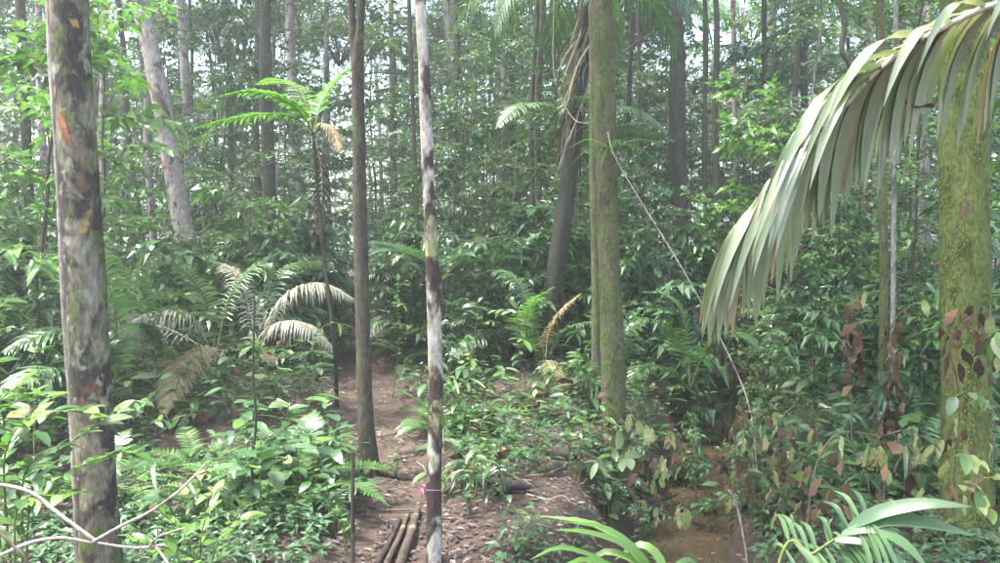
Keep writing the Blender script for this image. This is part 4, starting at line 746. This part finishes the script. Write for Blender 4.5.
spots = [(G(px + rng.uniform(-6, 6), py + rng.uniform(-4, 4)), k, s) for px, py, k, s in
    [(262, 478, 0, 1.1), (290, 455, 0, 1.1), (315, 470, 0, 1.0), (240, 440, 0, 1.1), (225, 470, 1, 1.1), (275, 425, 0, 1.0), (310, 430, 0, 1.0), (335, 450, 0, .8), (250, 500, 0, 1.1), (285, 500, 0, 1.0), (320, 505, 0, 1.0), (345, 490, 0, .7), (300, 530, 1, 1.0), (260, 540, 0, 1.1), (335, 535, 1, .6), (230, 410, 1, 1.0), (255, 400, 0, 1), (205, 420, 0, 1),
     (300, 400, 1, .9), (330, 415, 0, .8), (225, 545, 1, 1.0), (390, 478, 1, .5), (345, 555, 1, .5), (455, 540, 2, .6), (470, 555, 2, .8), (500, 545, 2, .7), (520, 560, 1, .7), (448, 500, 2, .8), (465, 490, 2, .8), (500, 470, 1, .8), (475, 440, 1, .9), (460, 425, 2, 1.0), (495, 430, 2, .9), (520, 450, 1, .8), (545, 480, 1, .6), (560, 500, 1, .5),
     (575, 480, 0, .8), (590, 500, 1, .6), (565, 440, 0, .9), (580, 425, 2, 1.0), (540, 425, 0, 1.0), (520, 415, 2, 1.0), (600, 520, 1, .6), (625, 520, 1, .7), (640, 540, 1, .7), (600, 455, 0, 1), (640, 470, 0, 1.0), (660, 450, 0, 1.1), (680, 440, 0, 1.0), (655, 500, 0, .9), (430, 420, 0, .8), (445, 400, 2, 1), (465, 385, 0, 1.1), (490, 400, 0, 1.1),
     (725, 540, 0, 1.0), (760, 540, 1, 1.1), (790, 500, 0, 1.2), (820, 480, 1, 1.2), (850, 500, 0, 1.2), (880, 520, 1, 1.2), (915, 500, 0, 1.2), (930, 540, 1, 1.2), (770, 470, 0, 1.1), (810, 440, 0, 1.2), (845, 440, 1, 1.1), (885, 455, 0, 1.2), (920, 460, 0, 1.1), (780, 425, 1, 1.1), (800, 410, 0, 1.2), (985, 540, 1, 1.2),
     (160, 510, 0, 1.0), (185, 500, 1, .9), (200, 530, 1, 1.1), (150, 545, 0, 1.1), (130, 490, 0, 1.0), (30, 520, 0, 1.2), (60, 500, 1, 1.2), (15, 470, 0, 1.3), (50, 460, 0, 1.2), (130, 450, 0, 1), (145, 440, 0, 1), (700, 420, 0, 1.1), (190, 435, 2, .7), (350, 475, 0, .5), (210, 395, 2, 1.1), (165, 420, 2, 1)]]
for i, (p, k, s) in enumerate(spots):
    if pdist(p[0], p[1], MUD) > .5 and pdist(p[0], p[1], BANK) > .3 and not (115 < 500 + p[0] / p[1] * F_PX < 240 and 5.9 < p[1] < 8.2): herb(p[0], p[1], k, s * (1.3 if p[0] < -1.4 else 1.1), 2000 + i)
for i in range(46):                                                              # low cover in front of the traced palms and behind the mud
    p = G(rng.uniform(120, 345), rng.uniform(372, 432)) if i < 34 else G(rng.uniform(505, 600), rng.uniform(385, 425))
    if pdist(p[0], p[1], MUD) > .45 and pdist(p[0], p[1], PATH) > .45: herb(p[0], p[1], i % 3, rng.uniform(.9, 1.4), 2500 + i)
for i, (x, y) in enumerate(scatter(120, 5.6, 11, .7, .5, .42, .7)): herb(x, y, i % 3, rng.uniform(.7, 1.15), 2300 + i)
for i, (px, Yd, h_) in enumerate([(158, 9.5, 1.5), (232, 8.6, 1.0), (300, 9.0, 1.2), (392, 10.8, 1.7), (470, 9.6, 1.4), (520, 10.2, 1.2), (650, 8.8, 1.5), (702, 9.6, 1.7), (782, 8.6, 1.6), (830, 7.6, 1.1), (905, 7.4, 1.4), (860, 8.8, 1.9), (30, 7.0, 1.5), (140, 7.4, .8), (445, 8.2, .9), (205, 9.2, 1.3), (575, 9.0, .8), (740, 11, 1.5), (930, 8.4, 1.7)]):
    b = gp(px, 300, Yd); r_ = np.random.default_rng(2600 + i); l_ = r_.normal(0, .12, 2); t_ = b + np.array([l_[0], l_[1], h_]); m_ = (b + t_) / 2 + np.array([r_.normal(0, .04), r_.normal(0, .04), 0]); sts = [[b, m_, t_]]
    for q_ in range(3):
        az = q_ * 2.2 + i; s0_ = b + (t_ - b) * (.6 + .15 * q_); sts.append([s0_, s0_ + np.array([math.cos(az) * .14, math.sin(az) * .14, .07]), s0_ + np.array([math.cos(az) * .3, math.sin(az) * .3, .05])])
    leafy('leafy_sapling', sts, [['mid', 'dark'], ['pale', 'mid'], ['lance', 'dark'], ['bright', 'mid']][i % 4], [(.10, .17), (.13, .22), (.14, .24), (.09, .15)][i % 4], .06, ['thin sapling with mid green leaves', 'thin sapling with pale leaves', 'thin sapling with narrow dark leaves', 'thin sapling with small bright leaves'][i % 4] + near(b[0], b[1]), 2650 + i, 'sapling', 'thin leafy saplings', rad=.007, mat='twig', skip=.35, hang=.12)
# ferns, palms, shrubs, trees
for i, (x, y) in enumerate(scatter(75, 5.8, 15, .72, 1, .55, .8, 1.2)):
    rosette('fern', x, y, rng.uniform(.7, 1.2), int(rng.integers(7, 11)), FERNF, 3000 + i, 'low green fern rosette' + near(x, y), 'fern', 'ferns in the undergrowth')
for i, (x, y) in enumerate(scatter(52, 11, 27, .74, 2, 1.1, 1.0)):
    st = rng.choice([0, 0, .5, 1.5, 2.6, 3.8]) if i % 5 else 0; rosette('forest_palm', x, y, rng.uniform(.8, 1.35), int(rng.integers(7, 10)), PALMF if i % 5 else PALMG, 3100 + i, ('understory palm of arching green fronds' if i % 5 else 'dull grey green understory palm') + near(x, y), 'palm', 'palms in the understory' if i % 5 else 'dull palms in the understory', st)
for i, (x, y) in enumerate(scatter(26, 10, 24, .74, 2, 1.1, 1.0)):
    rosette('tree_fern', x, y, rng.uniform(.8, 1.2), 8, TFERN, 3200 + i, 'dark stemmed fern with wide flat fronds' + near(x, y), 'fern', 'stemmed ferns', rng.uniform(.3, 1.6))
GN = ['low dense shrubs', 'broad leaved shrubs', 'large leaved shrubs', 'feathery shrubs']; TN = ['small leaved understory trees', 'drooping dark understory trees', 'airy pale understory trees', 'light green young trees']
for i, (x, y) in enumerate(scatter(80, 8.6, 17, .74, 1.0, .75, .9)):
    k = int(rng.integers(4)); lb, cat, ms = SHRUB[k]; tr, cr = ms[i % len(ms)]; plant('shrub', tr, cr, x, y, rng.uniform(.5, .9) * (1.0 if y > 10.5 else .75), rng.uniform(0, 6.3), lb + near(x, y), cat, GN[k], tn_='stem', cn='foliage')
for i, (x, y) in enumerate(scatter(92, 13.5, 26, .74, 2, .3, .6)):
    k = int(rng.integers(4)); lb, cat, ms = SHRUB[k]; tr, cr = ms[i % len(ms)]; plant('shrub', tr, cr, x, y, rng.uniform(.9, 1.7), rng.uniform(0, 6.3), lb + near(x, y), cat, GN[k], tn_='stem', cn='foliage')
for i, (x, y) in enumerate(scatter(46, 13.5, 23, .74, 2.0, .8, .9, 1, True)):
    k = int(rng.choice(4, p=[.3, .22, .2, .28])); lb, cat, ms = SPEC[k]; tr, cr = ms[i % 2]; plant('understory_tree', tr, cr, x, y, rng.uniform(.45, .95), rng.uniform(0, 6.3), lb + near(x, y), cat, TN[k], (rng.normal(0, .03), rng.normal(0, .03)))
for i, (x, y) in enumerate(scatter(185, 21, 52, .74, 3, .3, .3, .75, True)):
    k = int(rng.choice(4, p=[.3, .12, .3, .28])); lb, cat, ms = SPEC[k]; tr, cr = ms[i % 2]; plant('understory_tree', tr, cr, x, y, rng.uniform(.7, 1.5), rng.uniform(0, 6.3), lb + near(x, y), cat, TN[k], (rng.normal(0, .03), rng.normal(0, .03)))
# thickets of broad leaved shrubs along the stream, behind the palms and beside the mottled trunk
for i in range(105):
    X0, X1, Y0, Y1 = [(2.3, 7.2, 7.2, 12), (-6.8, -4.0, 7.5, 12), (-.4, 2.2, 11.2, 15), (2.2, 7, 10, 15), (-5.5, -2.9, 11.2, 15)][i % 5]
    while True:
        x, y = rng.uniform(X0, X1), rng.uniform(Y0, Y1)
        px = 500 + x / y * F_PX
        if pdist(x, y, STREAM) > .5 and pdist(x, y, PATH) > .5 and not (95 < px < 365 and y < 12.2) and not (510 < px < 610 and y < 12): break
    k = int(rng.choice(4, p=[.15, .4, .35, .1])); lb, cat, ms = SHRUB[k]; tr, cr = ms[i % len(ms)]; plant('shrub', tr, cr, x, y, rng.uniform(.65, 1.05) * (1 if y < 10.5 else 1.45), rng.uniform(0, 6.3), lb + near(x, y), cat, GN[k], tn_='stem', cn='foliage')
for x, y, k, s_ in [(-2.6, 14.4, 1, .8), (-3.3, 16.2, 0, 1.1), (-3.7, 18.6, 1, 1.3), (-4.6, 21, 0, 1.5), (-2.9, 15.2, 3, .8), (2.15, 8.9, 1, .5), (2.0, 7.9, 1, .45), (3.5, 10.1, 1, .7), (2.6, 10.8, 1, .6), (4.3, 12.6, 1, .8), (3.4, 12.3, 3, .8), (4.9, 15.5, 1, 1.1), (4.2, 14.8, 0, 1.0), (5.2, 17.5, 1, 1.3), (2.75, 8.4, 1, .55), (1.2, 7.4, 1, .4), (2.3, 7.0, 1, .5), (2.05, 6.3, 1, .45), (1.15, 6.5, 0, .4)]:
    lb, cat, ms = SHRUB[k]; tr, cr = ms[int(x * 10) % len(ms)]; plant('shrub', tr, cr, x, y, s_, x * 3 + y, lb + near(x, y), cat, GN[k], tn_='stem', cn='foliage')
# foliage that frames the picture: chosen places
for k, v_, px, Yd, s, lb in [(3, 0, 22, 8.2, .85, 'light green young tree spreading leaves beside the mottled trunk'), (0, 1, -30, 9.5, 1.0, 'leafy young tree partly hidden behind the light green one'), (3, 1, 106, 11.5, .75, 'light green young tree between mottled and leaning trunks'), (1, 0, 210, 17, 1.0, 'dark leaved young tree close behind the leaning pale trunk'),
                         (3, 0, 735, 13.5, .72, 'light green young tree with broad leaves across the stream'), (1, 1, 640, 12.5, .5, 'small dark leaved tree just behind the straight mossy trunk'), (1, 0, 450, 13, .6, 'dark leaved small tree behind the two toned trunk'), (0, 0, 910, 10.5, .8, 'leafy young tree behind the thick moss covered trunk'), (1, 1, 830, 10, .42, 'low dark leaved young tree under the arching palm leaf'), (3, 1, 1010, 8, .8, 'light green young tree past the thick moss covered trunk'),
                         (0, 0, 560, 16, .9, 'leafy young tree behind the leaning palm'), (2, 0, 790, 15, 1.0, 'airy tall young tree rising above the arching palm leaf')]:
    p = gp(px, 300, Yd); tr, cr = SPEC[k][2][v_]; plant('understory_tree', tr, cr, p[0], p[1], s, px * .37, lb, 'understory tree')
for i in range(26):
    y = rng.uniform(20, 40); x = (rng.uniform(470, 790) - 500) / F_PX * y
    k = int(rng.choice(4, p=[.35, .1, .35, .2])); lb, cat, ms = SPEC[k]; tr, cr = ms[i % 2]; plant('understory_tree', tr, cr, x, y, rng.uniform(.9, 1.6), rng.uniform(0, 6.3), lb + near(x, y), cat, TN[k], (rng.normal(0, .03), rng.normal(0, .03)))
# tall trees whose crowns close the canopy
for i, (x, y) in enumerate(scatter(82, 15, 56, .75, 3, 1.0, .8, .9, True)):
    r_ = np.random.default_rng(4000 + i); H = r_.uniform(13, 19); c = gz(x, y); rad = r_.uniform(.045, .13); mb = MB(); zz = np.linspace(-.2, H, 16); ln_ = r_.normal(0, .03, 2)
    tube(mb, np.stack([ln_[0] * zz + .06 * np.sin(zz), ln_[1] * zz, zz], 1), rad * (1 - .035 * zz), 9, 0, .5, .06, r_)
    kk = int(r_.integers(3)); R = root('forest_tree', (x, y, float(c)), ['tall brown trunk in the deep forest', 'tall pale trunk in the deep forest', 'tall dark trunk in the deep forest'][kk] + near(x, y), 'tree', ['tall brown forest trees', 'tall pale forest trees', 'tall dark forest trees'][kk])
    link('trunk', mb.mesh('trunk', [['bark_brown', 'bark_pale', 'bark_dark'][kk]]), R); cr = link('crown', ECROWN[i % 3], R, (ln_[0] * H, ln_[1] * H, H)); cr.scale = (.72,) * 3; cr.rotation_euler = (0, 0, i)
    if y > 23: c2 = link('crown', ECROWN[(i + 1) % 3], R, (ln_[0] * H * .6 + .5, ln_[1] * H * .6, H * .66)); c2.scale = (.72,) * 3; c2.rotation_euler = (0, 0, i * 2)

# ------------------------------------------------------------------ stuff: seedlings, leaf litter, far wood
rng = np.random.default_rng(950)
mb = MB(); n = 6500; y = 4.6 + 17 * rng.random(n) ** 1.4; x = rng.uniform(-1, 1, n) * (.74 * y + .6)
k = (pdist(x, y, PATH) > .5 + .2 * rng.random(n)) & (pdist(x, y, STREAM) > .6) & (pdist(x, y, MUD) > .55 + .25 * rng.random(len(x))) & (pdist(x, y, BANK) > .2 + .3 * rng.random(len(x))); x, y = x[k], y[k]; z = gz(x, y)
for j in range(7):
    az = j * 2.4 + rng.uniform(0, 6.3, len(x)); h_ = rng.uniform(.05, .24, len(x)); o_ = rng.uniform(0, .05, len(x))
    leaves(mb, np.stack([x + np.cos(az) * o_, y + np.sin(az) * o_, z + h_], 1), np.stack([np.cos(az), np.sin(az), rng.uniform(0, .6, len(x))], 1), rng.normal(0, .25, (len(x), 3)) + [0, 0, 1], rng.uniform(.06, .15, len(x)), rng.uniform(.022, .05, len(x)), .35, .25, 2, rng.random(len(x)), 0)
o = link('undergrowth', mb.mesh('undergrowth', ['leaf_dark'])); tag(o, 'scattered seedlings and small leaves covering the forest floor', 'undergrowth', kind='stuff')
mb = MB(); n = 34000; y = 4.2 + 14 * rng.random(n) ** 1.5; x = rng.uniform(-1, 1, n) * (.7 * y + .5); k = (pdist(x, y, STREAM) > .5); x, y = x[k], y[k]
kp = (rng.random(len(x)) < np.where(pdist(x, y, PATH) < .35, .7, 1)); x, y = x[kp], y[kp]
az = rng.uniform(0, 6.3, len(x)); leaves(mb, np.stack([x, y, gz(x, y) + rng.uniform(.008, .03, len(x))], 1), np.stack([np.cos(az), np.sin(az), rng.normal(0, .15, len(x))], 1), rng.normal(0, .3, (len(x), 3)) + [0, 0, 1], rng.uniform(.025, .09, len(x)), rng.uniform(.012, .042, len(x)), rng.uniform(-.1, .15, len(x)), .3, 2, rng.random(len(x)) ** 2.4, 0)
n = 260; t_ = rng.uniform(20, 60, n); i_ = t_.astype(int); p_ = sp[i_] + (sp[i_ + 1] - sp[i_]) * (t_ - i_)[:, None] + sd[i_] * rng.uniform(-.4, .4, n)[:, None]; az = rng.uniform(0, 6.3, n)
leaves(mb, np.stack([p_[:, 0], p_[:, 1], np.full(n, -.694)], 1), np.stack([np.cos(az), np.sin(az), 0 * az], 1), [0, 0, 1], rng.uniform(.04, .1, n), rng.uniform(.02, .045, n), 0, .15, 2, rng.random(n), 0)
o = link('leaf_litter', mb.mesh('leaf_litter', ['litter'])); tag(o, 'brown fallen leaf litter over the trail and soil', 'leaf litter', kind='stuff')
mb = MB(); n = 60000; y = rng.uniform(50, 78, n); x = rng.uniform(-1, 1, n) * (.75 * y + 6); cell = (np.floor(x / 3.5) * 12.9 + np.floor(y / 4) * 78.2); ht = 7 + 11 * np.abs(np.sin(cell)) ; z = ht * rng.random(n) ** .85
d = rng.normal(0, 1, (n, 3)); d[:, 2] = rng.normal(-.2, .3, n); leaves(mb, np.stack([x, y, z], 1), d, rng.normal(0, .5, (n, 3)) + [0, 0, 1], rng.uniform(.25, .5, n), rng.uniform(.12, .22, n), .3, .2, 2, rng.random(n), 1)
for i in range(90):
    y = rng.uniform(50, 75); x = rng.uniform(-1, 1) * (.75 * y + 6); H = rng.uniform(10, 18); tube(mb, [(x, y, -.5), (x + rng.normal(0, .3), y, H / 2), (x + rng.normal(0, .5), y, H)], rng.uniform(.06, .16), 6, 0, cap=False)
o = link('distant_forest', mb.mesh('distant_forest', ['bark_grey', 'leaf_mid'])); tag(o, 'distant hazy wood closing the view between the trunks', 'forest', kind='stuff')

# ------------------------------------------------------------------ humid air
m, N, L = nt('humid_air'); pv = N.new('ShaderNodeVolumePrincipled'); pv.inputs['Color'].default_value = (.95, 1, .94, 1); pv.inputs['Density'].default_value = .0027; pv.inputs['Anisotropy'].default_value = .35
o = N.new('ShaderNodeOutputMaterial'); L.new(pv.outputs[0], o.inputs['Volume'])
x0, x1, y0, y1, z0, z1 = -155, 155, -45, 195, -2.2, 25
mb = MB(); mb.add([(x, y, z) for z in (z0, z1) for y in (y0, y1) for x in (x0, x1)], [[0, 2, 3, 1], [4, 5, 7, 6], [0, 1, 5, 4], [2, 6, 7, 3], [0, 4, 6, 2], [1, 3, 7, 5]])
o = link('haze', mb.mesh('haze', ['humid_air'])); tag(o, 'humid pale haze filling the forest air', 'haze', kind='stuff')
